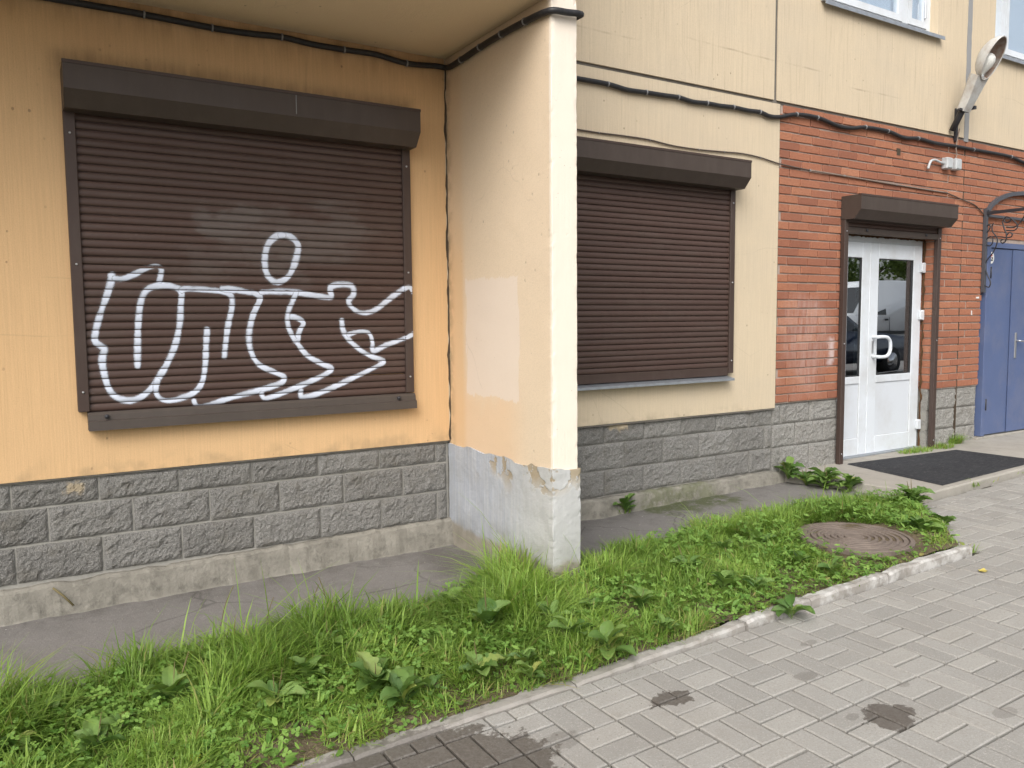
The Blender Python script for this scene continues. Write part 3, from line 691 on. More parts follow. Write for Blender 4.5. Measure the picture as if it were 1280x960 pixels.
bp(wavy_strip('joint_and_shadow_strip', [(2.5, 3.323), (13, 3.323)], 0.03, 'seal_and_shadow_dark', 160, 'x', y=4.612, jit=0.006))
bp(wavy_strip('joint_and_shadow_strip', [(2.366, 0.78), (2.366, 3.13)], 0.010, 'crack', 90, y=4.594, jit=0.011, depth=0.01), 'dark crack in the corner beside the projecting wall')
bp(wavy_strip('joint_and_shadow_strip', [(5.479, 0.80), (5.479, 3.30)], 0.010, 'crack', 60, y=4.603, jit=0.002))
bp(wavy_strip('joint_and_shadow_strip', [(-6, 0.772), (5.47, 0.772)], 0.014, 'seal_and_shadow_dark', 160, 'x', y=4.604, jit=0.005, depth=0.03))  # dark strip standing in for the shadow line under the panel edge

# ---- projecting side wall of the balcony ("fin"), plastered dado, balcony slab
def ring_wall(name, x0, x1, yf, yb, z0, z1, dz, mat, jit, edge, topj=0.0, sx=0.02):
    per = []
    ny = max(2, int((yb - yf) / 0.04)); nx = max(4, int((x1 - x0) / sx)); e = 0.003
    for k in range(ny): per.append((x0, yb + (yf + e - yb) * k / ny, -1, 0))
    per.append((x0, yf + e, -1, 0))
    for k in range(nx + 1): per.append((x0 + e + (x1 - x0 - 2 * e) * k / nx, yf, 0, -1))
    for k in range(ny + 1): per.append((x1, yf + e + (yb - yf - e) * k / ny, 1, 0))
    nz = max(2, int((z1 - z0) / dz)); V = []; Fc = []; Np = len(per)
    for j in range(nz + 1):
        for (x, y, nx_, ny_) in per:
            z = z0 + (z1 - z0) * j / nz
            if j == nz and topj: z += topj * fbm(x * 6 + 3, y * 6, 4.0)
            d = jit * fbm(x * 5, y * 5, z * 5)
            near = min(abs(x - x0), abs(x - x1)) < 0.02 and y < yf + 0.03
            if near: d -= edge * max(0, fbm(x * 9, 5.5, z * 22) + 0.05) * 1.6
            V.append((x + nx_ * d + (0 if nx_ or not near else (0)), y + ny_ * d, z))
    for j in range(nz):
        for k in range(Np - 1): a = j * Np + k; Fc.append((a, a + 1, a + Np + 1, a + Np))
    Fc.append(tuple(nz * Np + k for k in range(Np)))
    return new(name, V, Fc, mat)
bp(ring_wall('balcony_side_wall', 2.371, 2.532, 3.434, 4.62, 0.70, 7.2, 0.025, 'fin', 0.0012, 0.0035), 'cream and tan painted concrete side wall of the balcony, with a pale repainted patch')
bp(ring_wall('plaster_base', 2.362, 2.545, 3.425, 4.615, -0.05, 0.752, 0.02, 'dado', 0.005, 0.006, 0.03), 'grey painted plaster foot of the projecting wall, chipped along its top')
bp(boxes('balcony_slab', [(-6, 2.369, 3.40, 4.60, 3.175, 3.38)], 'soffit', bev=0.006))
bp(boxes('balcony_parapet', [(-6, 2.369, 3.44, 3.52, 3.378, 4.35)], 'wall_beige'))

# ---- concrete footing under the blocks
def footing(x0, x1, ztop, prot, seedv):
    nx = int((x1 - x0) / 0.03); V = []; Fc = []
    for i in range(nx + 1):
        x = x0 + (x1 - x0) * i / nx; t = ztop(x) + 0.015 * fbm(x * 7, seedv); pr = prot + 0.020 * fbm(x * 4, seedv + 3)
        b = base_z(x) - 0.05
        V += [(x, 4.70, t), (x, 4.612 - pr * 0.45, t - 0.002 + 0.005 * fbm(x * 15, seedv)), (x, 4.604 - pr * 0.8, t - 0.018), (x, 4.60 - pr, t * 0.55 + (b + .05) * 0.45 + 0.012 * fbm(x * 9, seedv + 1)), (x, 4.598 - pr * 1.2 - 0.010 * fbm(x * 11, seedv + 8), base_z(x) + 0.006), (x, 4.59 - pr * 1.5, b)]
    for i in range(nx):
        for k in range(5): a = i * 6 + k; Fc.append((a, a + 1, a + 7, a + 6))
    return bp(new('footing', V, Fc, 'footing', None, False))
footing(-6, 2.37, lambda x: lerp(x, [(-6, 0.235), (0.2, 0.235), (2.3, 0.262)]), 0.028, 1.0)['label'] = 'rough pale concrete footing under the grey blocks'
footing(2.53, 5.62, lambda x: 0.232 + 0.0 * x, 0.024, 5.0)

# ---- plinth: mortar core + split-faced blocks
plinth = bp(boxes('plinth', [(-6, 2.36, 4.627, 4.9, 0.05, 0.772), (2.36, 6.372, 4.640, 4.9, 0.05, 0.779), (7.778, 8.66, 4.640, 4.9, 0.05, 0.81)], 'block_mortar'))
def block_mesh(lx, lz, seedv, depth=0.075, amp=0.0085):
    nx = max(3, int(lx / 0.0115)); nz = max(3, int(lz / 0.0115)); V = []; Fc = []
    for i in range(nx + 1):
        for j in range(nz + 1):
            u, v = i / nx, j / nz
            e = min(min(u, 1 - u) * lx, min(v, 1 - v) * lz)
            k = min(1, e / 0.022)
            d = (0.012 + amp * (fbm(u * lx * 13 + seedv * 7.1, v * lz * 13, seedv) + 0.9 * fbm(u * lx * 46, v * lz * 46 + seedv, seedv * 3))) * (k ** 0.7)
            jx = 0.003 * fbm(u * 7, v * 7, seedv + 9); jz = 0.003 * fbm(u * 7, v * 7, seedv + 19)
            V.append(((u - .5) * lx + jx, -d, (v - .5) * lz + jz))
    for i in range(nx):
        for j in range(nz): a = i * (nz + 1) + j; Fc.append((a, a + nz + 1, a + nz + 2, a + 1))
    loop = [i * (nz + 1) for i in range(nx + 1)] + [nx * (nz + 1) + j for j in range(1, nz + 1)] + [i * (nz + 1) + nz for i in range(nx - 1, -1, -1)] + [j for j in range(nz - 1, 0, -1)]
    q = len(V)
    for a in loop: V.append((V[a][0], depth, V[a][2]))
    L = len(loop)
    for k in range(L): Fc.append((loop[k], q + k, q + (k + 1) % L, loop[(k + 1) % L]))
    me = bpy.data.meshes.new('block'); me.from_pydata(V, [], Fc); me.materials.append(M['block']); return me
bcache = {}
def put_block(x0, x1, z0, z1, y):
    lx, lz = round(x1 - x0, 2), round(z1 - z0, 3)
    if lx < 0.03: return
    key = (lx, lz, random.randrange(7))
    if key not in bcache: bcache[key] = block_mesh(lx, lz, key[2] + 1.3 + lx)
    o = bpy.data.objects.new('block', bcache[key]); link(o, plinth)
    o.location = ((x0 + x1) / 2, y + random.uniform(-0.002, 0.003), (z0 + z1) / 2)
    if random.random() < 0.0: pass
def rows(x0, x1, rowlist, pitch, gap, y):
    for (z0, z1, off) in rowlist:
        x = off - math.ceil((off - x0) / pitch) * pitch
        while x < x1:
            a, b = max(x + gap / 2, x0), min(x + pitch - gap / 2, x1)
            if b - a > 0.03: put_block(a, b, z0, z1, y)
            x += pitch
rows(-3.2, 2.342, [(0.634, 0.752, 0.325), (0.448, 0.622, 0.092), (0.256, 0.436, 0.330)], 0.389, 0.013, 4.622)
rows(2.545, 5.476, [(0.630, 0.775, 3.66), (0.431, 0.624, 3.851), (0.238, 0.425, 3.66)], 0.3845, 0.007, 4.636)
rows(5.480, 6.372, [(0.630, 0.808, 3.66), (0.431, 0.624, 3.851), (0.185, 0.425, 3.66)], 0.3845, 0.006, 4.632)
rows(7.778, 8.664, [(0.600, 0.810, 7.888), (0.395, 0.594, 8.262), (0.215, 0.389, 8.080)], 0.400, 0.006, 4.628)

# ---- brickwork
DX0, DX1 = 6.372, 7.772
brickwall = bp(boxes('brick_wall', [(5.484, 6.364, 4.612, 4.9, 0.81, 2.42), (7.780, 8.655, 4.612, 4.9, 0.81, 2.42), (5.484, 13.0, 4.612, 4.9, 2.42, 3.312), (8.655, 10.36, 4.612, 4.9, 2.325, 2.42), (10.36, 13.0, 4.612, 4.9, 0.2, 2.42)], 'mortar'))
CH = (3.316 - 0.814) / 34
brm = {}
def brick_mesh(lx):
    h, dp, ch = CH - 0.0122, 0.13, 0.003
    V = []
    for yy, ins in ((dp, 0), (ch, 0), (0, ch)):
        V += [(-lx / 2 + ins, yy, -h / 2 + ins), (lx / 2 - ins, yy, -h / 2 + ins), (lx / 2 - ins, yy, h / 2 - ins), (-lx / 2 + ins, yy, h / 2 - ins)]
    Fc = [(8, 9, 10, 11), (3, 2, 1, 0)]
    for q in (0, 4):
        for k in range(4): Fc.append((q + k, q + (k + 1) % 4, q + 4 + (k + 1) % 4, q + 4 + k))
    me = bpy.data.meshes.new('brick'); me.from_pydata(V, [], Fc); me.materials.append(M['brick']); return me
rest = []; nb = 0
allb = []
BL = 0.262
for r_ in range(34):
    zc = 0.814 + CH * (r_ + 0.5)
    if zc > 3.31: continue
    segs = [(5.484, DX0), (DX1, 8.258), (8.266, 8.66)] if zc < 2.40 else ([(5.484, 8.258), (8.266, 13.0)])
    if zc < 2.32: pass
    if zc < 2.40: segs.append((10.36, 13.0))
    if 2.34 < zc < 2.40: segs[2] = (8.266, 10.352)
    for (sa, sb) in segs:
        off = (0.0 if r_ % 2 else BL / 2) + (0.03 if r_ % 3 == 0 else 0)
        x = 5.484 + off - BL + random.uniform(-.012, .012)
        x += math.floor((sa - x) / BL) * BL
        while x < sb:
            a, b = max(x, sa), min(x + BL - 0.010, sb)
            if b - a > 0.035: allb.append((a, b, zc))
            elif allb and b > a and abs(allb[-1][1] + 0.010 - a) < 0.02: allb[-1] = (allb[-1][0], b, zc)
            x += BL
def bkey(t):
    p = proj(((t[0] + t[1]) / 2, 4.6, t[2])); return (0 if (-5 < p[0] < 1283 and p[1] > -5) else 1, p[2])
allb.sort(key=bkey)
rV, rF = [], []
for k, t in enumerate(allb):
    a, b, zc = t
    lx = round(b - a, 2) if b - a < 0.245 else 0.252
    if lx not in brm: brm[lx] = brick_mesh(lx)
    loc = ((a + b) / 2, 4.602 + random.uniform(-0.003, 0.002), zc + random.uniform(-0.0015, 0.0015))
    rot = (random.gauss(0, .008), random.gauss(0, .005), random.gauss(0, .006))
    if k < 300:
        o = bpy.data.objects.new('brick', brm[lx]); link(o, brickwall); o.location = loc; o.rotation_euler = rot
    else:
        me = brm[lx]; q = len(rV); rV += [Vector(v.co) + Vector(loc) for v in me.vertices]; rF += [tuple(q + i for i in p.vertices) for p in me.polygons]
if rV: tag(sub(new('bricks_farther_off', rV, rF, 'brick'), brickwall), kind='stuff')
sub(wavy_strip('control_joint', [(8.262, 0.25), (8.262, 3.29)], 0.009, 'crack', 60, y=4.606, jit=0.002), brickwall)
sub(boxes('vent_hole', [(7.10, 7.16, 4.599, 4.606, 3.055, 3.12)], 'crack'), brickwall)

# ---- windows above
def window(Wd, split, name='window'):
    x0, x1, z0, z1 = Wd; y = 4.68; t = 0.065
    fr = boxes(name, [(x0, x0 + t, y, y + .07, z0, z1), (x1 - t, x1, y, y + .07, z0, z1), (x0 + t, x1 - t, y, y + .07, z0, z0 + t), (x0 + t, x1 - t, y, y + .07, z1 - t, z1), (split - .045, split + .045, y - .006, y + .07, z0 + t, z1 - t)], 'pvc')
    bp(fr)
    for (a, b) in ((x0 + t, split - .045), (split + .045, x1 - t)):
        if b - a > 0.2:
            s = boxes('sash', [(a + .004, a + .06, y - .012, y + .05, z0 + t + .004, z1 - t - .004), (b - .06, b - .004, y - .012, y + .05, z0 + t + .004, z1 - t - .004), (a + .06, b - .06, y - .012, y + .05, z0 + t + .004, z0 + t + .064), (a + .06, b - .06, y - .012, y + .05, z1 - t - .064, z1 - t - .004)], 'pvc'); sub(s, fr)
            sub(boxes('pane', [(a + .058, b - .058, y + .012, y + .018, z0 + t + .06, z1 - t - .06)], 'glass_up'), fr)
    sub(boxes('sky_tint_curtain', [(x0 + .05, x1 - .05, y + .072, y + .078, z0 + .07, z1 - .07)], 'sky_tint_curtain'), fr)  # close behind the glass, its tint stands in for reflected sky
    sub(boxes('interior_shade', [(x0, x1, y + .28, y + .29, z0 - .1, z1)], 'dark'), fr)
    sub(prism_x('sill', [(4.70, z0 + 0.012), (4.545, z0 - 0.018), (4.545, z0 - 0.050), (4.551, z0 - 0.050), (4.551, z0 - 0.022), (4.70, z0 + 0.004)], x0 - 0.02, x1 + 0.04, 'zinc'), fr)
    return fr
w1 = window(W1, 7.28); w1['label'] = 'white framed upper window with zinc sill and narrow right sash'
sub(boxes('window_handle', [(7.575, 7.592, 4.650, 4.668, 4.40, 4.56)], 'steel', bev=0.004), w1)
w2 = window(W2, 9.02); w2['label'] = 'white framed upper window behind the lamp'

# ---- white entrance door
DY = 4.72
door = bp(boxes('entrance_door', [(6.385, 6.445, DY, DY + .07, 0.215, 2.30), (7.735, 7.765, DY, DY + .07, 0.215, 2.30), (6.445, 7.735, DY, DY + .07, 2.245, 2.30)], 'pvc', bev=0.003), 'white plastic double door with glazed upper halves')
def leaf(x0, x1, name, st):
    z0, z1 = 0.232, 2.245; y0, y1 = DY - .018, DY + .055; gz0, gz1, pz0, pz1 = 0.985, 2.10, 0.395, 0.915
    sub(boxes(name, [(x0, x0 + st, y0, y1, z0, z1), (x1 - st, x1, y0, y1, z0, z1), (x0 + st, x1 - st, y0, y1, z0, pz0), (x0 + st, x1 - st, y0, y1, pz1, gz0), (x0 + st, x1 - st, y0, y1, gz1, z1)], 'pvc', bev=0.004), door)
    a, b = x0 + st - .002, x1 - st + .002
    for (lo, hi) in ((gz0, gz1),):
        sub(boxes('gasket', [(a, a + .010, y0 + .006, y0 + .02, lo, hi), (b - .010, b, y0 + .006, y0 + .02, lo, hi), (a + .01, b - .01, y0 + .006, y0 + .02, lo, lo + .008), (a + .01, b - .01, y0 + .006, y0 + .02, hi - .008, hi)], 'gasket'), door)
    sub(boxes('pane', [(a + .004, b - .004, y0 + .016, y0 + .020, gz0, gz1)], 'glass'), door)
    sub(boxes('panel', [(a, b, y0 + .012, y0 + .04, pz0, pz1)], 'pvc_panel'), door)
    sub(boxes('gasket', [(a, a + .004, y0 + .008, y0 + .013, pz0, pz1), (b - .006, b, y0 + .008, y0 + .013, pz0, pz1), (a, b, y0 + .008, y0 + .0125, pz0, pz0 + .005)], 'box_grey'), door)
leaf(6.450, 6.893, 'leaf', 0.115); leaf(6.897, 7.732, 'leaf', 0.135)
hy = DY - 0.018
hp = catmull([(6.965, hy, 1.355), (6.965, hy - .055, 1.355), (7.00, hy - .075, 1.357), (7.07, hy - .080, 1.350), (7.115, hy - .080, 1.315), (7.125, hy - .080, 1.26), (7.115, hy - .080, 1.21), (7.07, hy - .080, 1.172), (7.00, hy - .075, 1.165), (6.965, hy - .055, 1.167), (6.965, hy, 1.167)], 6)
sub(tube('handle', hp, 0.0165, 'pvc', None, 10), door)
sub(boxes('lock_plate', [(6.945, 6.975, hy - .006, hy, 1.20, 1.32)], 'steel', bev=0.003), door)
for zz in (2.03, 1.56, 0.455):
    sub(boxes('hinge', [(7.695, 7.732, hy - .028, hy, zz - .045, zz + .045), (7.732, 7.765, hy - .024, hy + .018, zz - .05, zz + .05)], 'pvc', bev=0.004), door)
V = []; Fc = []
nz_ = 60                                      # ragged mounting foam in the gap beside the door
for i in range(nz_ + 1):
    z = 0.23 + 2.07 * i / nz_; a = 0.012 * fbm(1.2, z * 9) ; V += [(7.755, 4.700 + a, z), (7.769, 4.688 + 0.016 * fbm(4, z * 13), z)]
for i in range(nz_): Fc.append((2 * i, 2 * i + 1, 2 * i + 3, 2 * i + 2))
sub(new('mounting_foam', V, Fc, 'foam'), door)
V = []; Fc = []
for i in range(nz_ + 1):
    x = 6.39 + 1.37 * i / nz_; V += [(x, 4.705, 2.36), (x, 4.690 + 0.010 * fbm(x * 9, 2), 2.292 + 0.020 * fbm(x * 12, 7))]
for i in range(nz_): Fc.append((2 * i, 2 * i + 1, 2 * i + 3, 2 * i + 2))
sub(new('mounting_foam', V, Fc, 'foam'), door)
bp(boxes('interior', [(6.36, 7.80, 6.2, 6.3, 0.1, 2.5), (6.2, 6.36, 4.905, 6.3, 0.1, 2.5), (7.80, 7.9, 4.905, 6.3, 0.1, 2.5), (6.2, 7.9, 4.905, 6.3, 2.5, 2.6), (6.2, 7.9, 4.80, 6.3, 0.05, 0.15)], 'dark'))
bp(boxes('lintel', [(6.372, 7.772, 4.66, 4.9, 2.31, 2.42)], 'mortar'))
bp(boxes('threshold', [(6.372, 7.775, 4.60, 4.80, 0.10, 0.217)], 'threshold', bev=0.012))
bp(boxes('threshold', [(6.378, 7.772, 4.665, 4.81, 0.205, 0.231)], 'zinc', bev=0.004), 'metal strip under the white door')

# ---- blue metal door
bd = bp(boxes('metal_door', [(8.695, 8.765, 4.572, 4.70, 0.262, 2.318), (10.28, 10.35, 4.572, 4.70, 0.262, 2.318), (8.765, 10.28, 4.572, 4.70, 2.262, 2.318)], 'blue', bev=0.003), 'blue painted metal double door')
sub(boxes('leaf', [(8.772, 9.215, 4.585, 4.64, 0.272, 2.255)], 'blue', bev=0.004), bd)
sub(boxes('leaf', [(9.222, 10.274, 4.578, 4.64, 0.272, 2.255)], 'blue', bev=0.004), bd)
sub(boxes('cover_strip', [(9.205, 9.245, 4.572, 4.578, 0.275, 2.25)], 'blue'), bd)
for zz in (0.60, 2.0): sub(tube('hinge', [(8.767, 4.572, zz - .06), (8.767, 4.572, zz + .06)], 0.010, 'iron', None, 8), bd)
sub(boxes('handle_plate', [(9.312, 9.348, 4.568, 4.579, 1.08, 1.36)], 'steel', bev=0.003), bd)
sub(tube('handle', [(9.33, 4.57, 1.27), (9.33, 4.528, 1.27), (9.345, 4.520, 1.27), (9.46, 4.520, 1.258)], 0.009, 'steel', None, 8), bd)
st = at_y(1241, 322, 4.57)
V = [(st.x, 4.583, st.z)]; Fc = []
for k in range(20): a = 2 * math.pi * k / 20; V.append((st.x + 0.052 * math.cos(a), 4.583, st.z + 0.062 * math.sin(a)))
for k in range(20): Fc.append((0, 1 + (k + 1) % 20, 1 + k))
sub(new('sticker', V, Fc, 'white_mark'), bd)
sub(boxes('sticker_print', [(st.x - .026, st.x - .004, 4.5815, 4.5825, st.z - .002, st.z + .030), (st.x - .004, st.x + .016, 4.5815, 4.5825, st.z + .018, st.z + .034)], 'red_mark'), bd)
sub(boxes('sticker_print', [(st.x - .014, st.x + .024, 4.5815, 4.5825, st.z - .034, st.z - .018), (st.x + .004, st.x + .026, 4.5815, 4.5825, st.z - .014, st.z + .006)], 'black_mark'), bd)
bp(boxes('threshold', [(8.62, 10.4, 4.565, 4.80, 0.10, 0.258)], 'threshold', bev=0.012))
for (px_, py_, w_, h_) in ((1221.5, 372, 0.05, 0.018), (1214, 391, 0.012, 0.045)):
    p = at_y(px_, py_, 4.6); sub(boxes('wall_tag', [(p.x - w_ / 2, p.x + w_ / 2, 4.594, 4.599, p.z - h_ / 2, p.z + h_ / 2)], 'white_mark'), brickwall)

# ================================================================== ROLLER SHUTTERS
SP = 0.0415
def slat_y(t):       # outward bulge of a slat, t 0..1 from its lower edge
    if t < 0.10: return -0.004
    u = (t - 0.10) / 0.90
    return 0.0085 * math.sin(math.pi * min(1, max(0, u ** 0.80 * 0.97 + 0.03))) ** 0.6 - 0.001
def slat_mesh(L):
    prof = [(0.0, 0.0, )]; V = []; Fc = []
    ts = [0, 0.095, 0.105, 0.15, 0.21, 0.30, 0.40, 0.52, 0.64, 0.76, 0.87, 0.94, 1.0]
    for x in (0, L):
        for t in ts: V.append((x, -slat_y(t), t * SP))
    n = len(ts)
    for k in range(n - 1): Fc.append((k, n + k, n + k + 1, k + 1))
    Fc.append((0, n - 1, 2 * n - 1, n))
    me = bpy.data.meshes.new('slat'); me.from_pydata(V, [], Fc); me.materials.append(M['slat'])
    me.polygons.foreach_set('use_smooth', [True] * (n - 1) + [False]); return me
def shutter(x0, x1, z_open, zbox, label, rail_z0, rail_x=0.052, front=4.40, group=None, rails=True, boxx=None, zc=None):
    root = empty('roller_shutter', ((x0 + x1) / 2, WALL, z_open), label, 'roller shutter', group)
    bx0, bx1 = boxx if boxx else (x0, x1)
    zt = zbox; zm = zbox - 0.128; zl = zbox - 0.205
    o = prism_x('shutter_box', [(4.599, zt), (front + .004, zt), (front, zt - .004), (front, zm), (front + 0.065, zl), (4.599, zl)], bx0, bx1, 'brown_grey'); keep(o, root)
    keep(prism_x('box_lip', [(front - .003, zt + .004), (front - .003, zt - .012), (front + .02, zt - .012), (front + .02, zt + .004)], bx0 - .002, bx1 + .002, 'brown'), root)
    for (a, b) in ((x0, x0 + rail_x), (x1 - rail_x, x1)):
        o = boxes('guide_rail', [(a, b, 4.555, 4.598, rail_z0, zl + .01)], 'brown', bev=0.003); keep(o, root)
        for q in range(3):
            zz = rail_z0 + 0.10 + q * (zl - rail_z0 - .2) / 2; keep(tube('screw', [((a + b) / 2, 4.557, zz), ((a + b) / 2, 4.551, zz)], 0.006, 'steel', None, 8), root)
    return root, zl
# left shutter -----------------------------------------------------
LX0, LX1, LZ = 0.246, 2.097, 1.098
sh1, zl1 = shutter(LX0, LX1, LZ, 2.79, 'wide brown roller shutter with white graffiti on the orange wall', 1.103)
SLAT_Y = 4.577
def add_slats(root, x0, x1, z0, z1, y):
    me = slat_mesh(x1 - x0); z = z0; k = 0
    while z < z1:
        o = bpy.data.objects.new('slat', me); link(o, root); o.matrix_parent_inverse = Matrix.Translation(-root.location)
        o.location = (x0, y + random.uniform(-.0014, .0014), z + random.uniform(-.0007, .0007)); o.rotation_euler = (random.gauss(0, .03), random.gauss(0, .0006), random.gauss(0, .0004)); z += SP; k += 1
add_slats(sh1, LX0 + .048, LX1 - .048, LZ, zl1, SLAT_Y)
bar = prism_x('bottom_bar', [(4.598, 1.098), (4.560, 1.098), (4.548, 1.084), (4.545, 1.058), (4.530, 1.052), (4.528, 1.006), (4.598, 1.006)], LX0 + .042, LX1 + .004, 'sill_metal'); keep(bar, sh1)
for x in (0.372, 1.985):
    keep(tube('bolt', [(x, 4.553, 1.075), (x, 4.530, 1.075)], 0.011, 'iron', None, 8), sh1)
for x in (1.355,): keep(boxes('box_seam', [(x - .002, x + .002, 4.3985, 4.40, 2.675, 2.775)], 'clip'), sh1)
# graffiti: ribbons of paint lying on the slats' curved faces
def za(x, y): return (80 + x / 3.43, 260 + y / 3.43)
def zb(x, y): return (300 + x / 3.43, 260 + y / 3.43)
A = lambda *q: [za(*p) for p in q]
Bz = lambda *q: [zb(*p) for p in q]
STROKES = [
 (A((195,275),(204,300),(185,370),(160,440),(137,520),(133,570),(158,592),(173,606),(163,650),(172,710),(190,770),(220,808),(270,825),(320,815),(365,782),(400,735),(440,670),(475,590),(495,500),(500,420),(502,360),(470,338),(420,332),(370,342),(340,372),(324,430),(316,540),(315,690)), 22),
 (A((204,300),(250,304),(300,285),(350,260),(395,249),(417,266),(405,325)), 20),
 (A((402,728),(393,780),(410,815),(450,826),(510,812),(565,785),(594,740),(605,670),(608,600),(614,505)), 22),
 (A((495,362),(520,347),(600,350),(670,357),(712,372),(720,420),(700,520),(685,650)), 21),
 (A((665,346),(740,352),(800,364)) + Bz((50,362),(85,380),(80,405),(55,460),(38,540),(45,610),(80,670),(150,705),(187,724),(175,750),(100,776),(0,803)) + A((680,825),(580,852),(552,815)), 21),
 (Bz((80,362),(160,358),(240,362),(300,372),(378,383),(390,375),(388,340),(430,328),(478,335),(486,370),(464,402),(490,436),(530,450),(580,436),(640,390),(700,347),(725,342),(742,372)), 22),
 (Bz((245,350),(225,400),(205,450),(207,510),(240,572),(253,530),(270,492),(240,470),(207,466)), 19),
 (Bz((240,572),(285,630),(350,668),(392,690),(350,720),(250,765),(120,814),(94,803),(95,785)), 22),
 (Bz((435,470),(440,520),(462,560),(510,605),(560,635),(614,655),(590,676),(480,730),(360,785),(268,812),(262,770)), 21),
 (Bz((455,545),(510,530),(550,535),(566,570),(571,612),(620,590),(700,560),(748,533)), 20),
 (Bz((160,118),(210,120),(246,155),(245,195),(225,260),(200,300),(155,318),(118,290),(105,230),(118,160),(160,118),(200,118)), 24),
]
def surf_y(x, z):
    if x > LX1: return 4.5985
    if x > LX1 - .052 or x < LX0 + .052: return 4.554
    t = ((z - LZ) / SP) % 1.0
    return SLAT_Y - max(0.0, slat_y(t)) - 0.0024
gV, gF, gC = [], [], []
for si, (pts, wz_) in enumerate(STROKES):
    P3 = [at_y(p[0], p[1], SLAT_Y - 0.005) for p in pts]
    P2 = catmull([(p.x, 0, p.z) for p in P3], 10)
    Q = [P2[0]]; acc = 0                      # resample every 4 mm
    for a, b in zip(P2, P2[1:]):
        L = (b - a).length; d = 0.004 - acc
        while d < L: Q.append(a + (b - a) * (d / L)); d += 0.004
        acc = L - (d - 0.004)
    half = wz_ / 3.43 / 2 * (1 / 232) * 2.7; NA = 17; q = len(gV)
    for i, p in enumerate(Q):
        t = (Q[min(i + 2, len(Q) - 1)] - Q[max(i - 2, 0)]).normalized(); nrm = Vector((-t.z, 0, t.x))
        thin = 1 + 0.30 * fbm(i * 0.03, si * 3.3); den = 1 + 0.35 * fbm(i * 0.05, si * 5.1 + 2)
        for k in range(NA):
            u = (k / (NA - 1)) * 2 - 1; c = p + nrm * (u * half * thin)
            gV.append((c.x, surf_y(c.x, c.z) - si * 0.00012, c.z))
            endf = min(1, (min(i, len(Q) - 1 - i) + 1.5) / 4)
            gC.append(max(0, min(1, (max(0, 1 - abs(u * 1.72) ** 1.3) * 1.12 * den + 0.16 * (1 - abs(u))) * endf)))
    for i in range(len(Q) - 1):
        for k in range(NA - 1): a = q + i * NA + k; gF.append((a, a + 1, a + NA + 1, a + NA))
go = new('graffiti', gV, gF, 'spray', None, True)
at_ = go.data.attributes.new('cover', 'FLOAT', 'POINT'); at_.data.foreach_set('value', gC)
keep(go, sh1); go['label'] = 'white spray painted lettering across the slats'
# second shutter ----------------------------------------------------
RX0, RX1 = 3.07, 4.922
sh2, zl2 = shutter(RX0, RX1, 1.09, 2.762, 'plain brown roller shutter with a zinc sill on the beige wall', 1.105)
add_slats(sh2, RX0 + .048, RX1 - .048, 1.150, zl2, SLAT_Y)
keep(boxes('bottom_bar', [(RX0 + .048, RX1 - .048, 4.566, 4.59, 1.085, 1.152)], 'brown', bev=0.003), sh2)
keep(prism_x('sill', [(4.60, 1.083), (4.515, 1.066), (4.513, 1.048), (4.518, 1.046), (4.522, 1.058), (4.60, 1.072)], RX0 - .03, RX1 - .03, 'zinc'), sh2)
# door shutter, rolled up -------------------------------------------
sh3, zl3 = shutter(6.302, 7.812, 2.30, 2.615, 'brown roller shutter rolled up over the white door', 0.205, rail_x=0.055)
add_slats(sh3, 6.352, 7.762, 2.352, zl3, SLAT_Y)
keep(boxes('bottom_bar', [(6.352, 7.762, 4.560, 4.588, 2.296, 2.352)], 'brown_grey', bev=0.004), sh3)
for x in (6.62, 7.55): keep(tube('bolt', [(x, 4.562, 2.33), (x, 4.548, 2.33)], 0.012, 'iron', None, 8), sh3)

# ================================================================== CABLES
def cable(name, label, pts, rad, mat, clips, clip_w=0.012, sides=8, n=6):
    root = empty(name, pts[0], label, 'cable')
    P = catmull(pts, n); keep(tube('sheath', P, rad, mat, None, sides), root)
    for c_ in clips:
        c_ = Vector(c_); i = min(range(len(P)), key=lambda k: (P[k] - c_).length); i = max(0, min(len(P) - 2, i)); t = (P[i + 1] - P[i]).normalized()
        keep(tube('clip', [P[i] - t * clip_w / 2, P[i] + t * clip_w / 2], rad * 1.18 + 0.0008, 'clip', None, 8), root)
    return root
CY = 4.575
pts = []
for k in [(93, 0), (180, 17.5), (265, 31), (310, 40), (352, 46), (390, 52), (430, 60), (470, 68), (508, 76), (545, 81)]:
    p = at_y(*k, CY); pts.append((p.x, CY, p.z - 0.008 + 0.008 * math.sin(p.x * 11)))
cl = [pts[k] for k in (1, 2, 4, 6, 8)]
pts = [(-5.8, CY, 3.12), (-4.0, CY, 3.13), (-2.5, CY, 3.115), (-1.2, CY, 3.13), (-0.4, CY, 3.12)] + pts
fz = [(2.352, 4.53, 3.108), (2.349, 4.35, 3.105), (2.348, 4.12, 3.112), (2.348, 3.88, 3.113), (2.348, 3.64, 3.106), (2.352, 3.48, 3.098), (2.372, 3.412, 3.094), (2.45, 3.408, 3.098), (2.53, 3.41, 3.105), (2.556, 3.48, 3.115), (2.556, 3.9, 3.14), (2.556, 4.45, 3.18), (2.60, 4.565, 3.19)]
cl += [fz[k] for k in (1, 2, 3, 4)]
p2 = []
for k in [(722, 98), (760, 105), (784, 112), (808, 115.5), (830, 119), (848, 121.5), (866, 127), (884, 129), (900, 132), (917, 134), (935, 138), (950, 140), (962, 145), (975, 146), (996, 143), (1022, 147), (1050, 158), (1066, 160), (1082, 159), (1110, 164), (1130, 172), (1148, 173), (1170, 179), (1190, 182), (1217, 187), (1240, 191), (1264, 196), (1280, 203), (1320, 215), (1400, 222)]:
    p = at_y(*k, CY); p2.append((p.x, CY + .003, p.z))
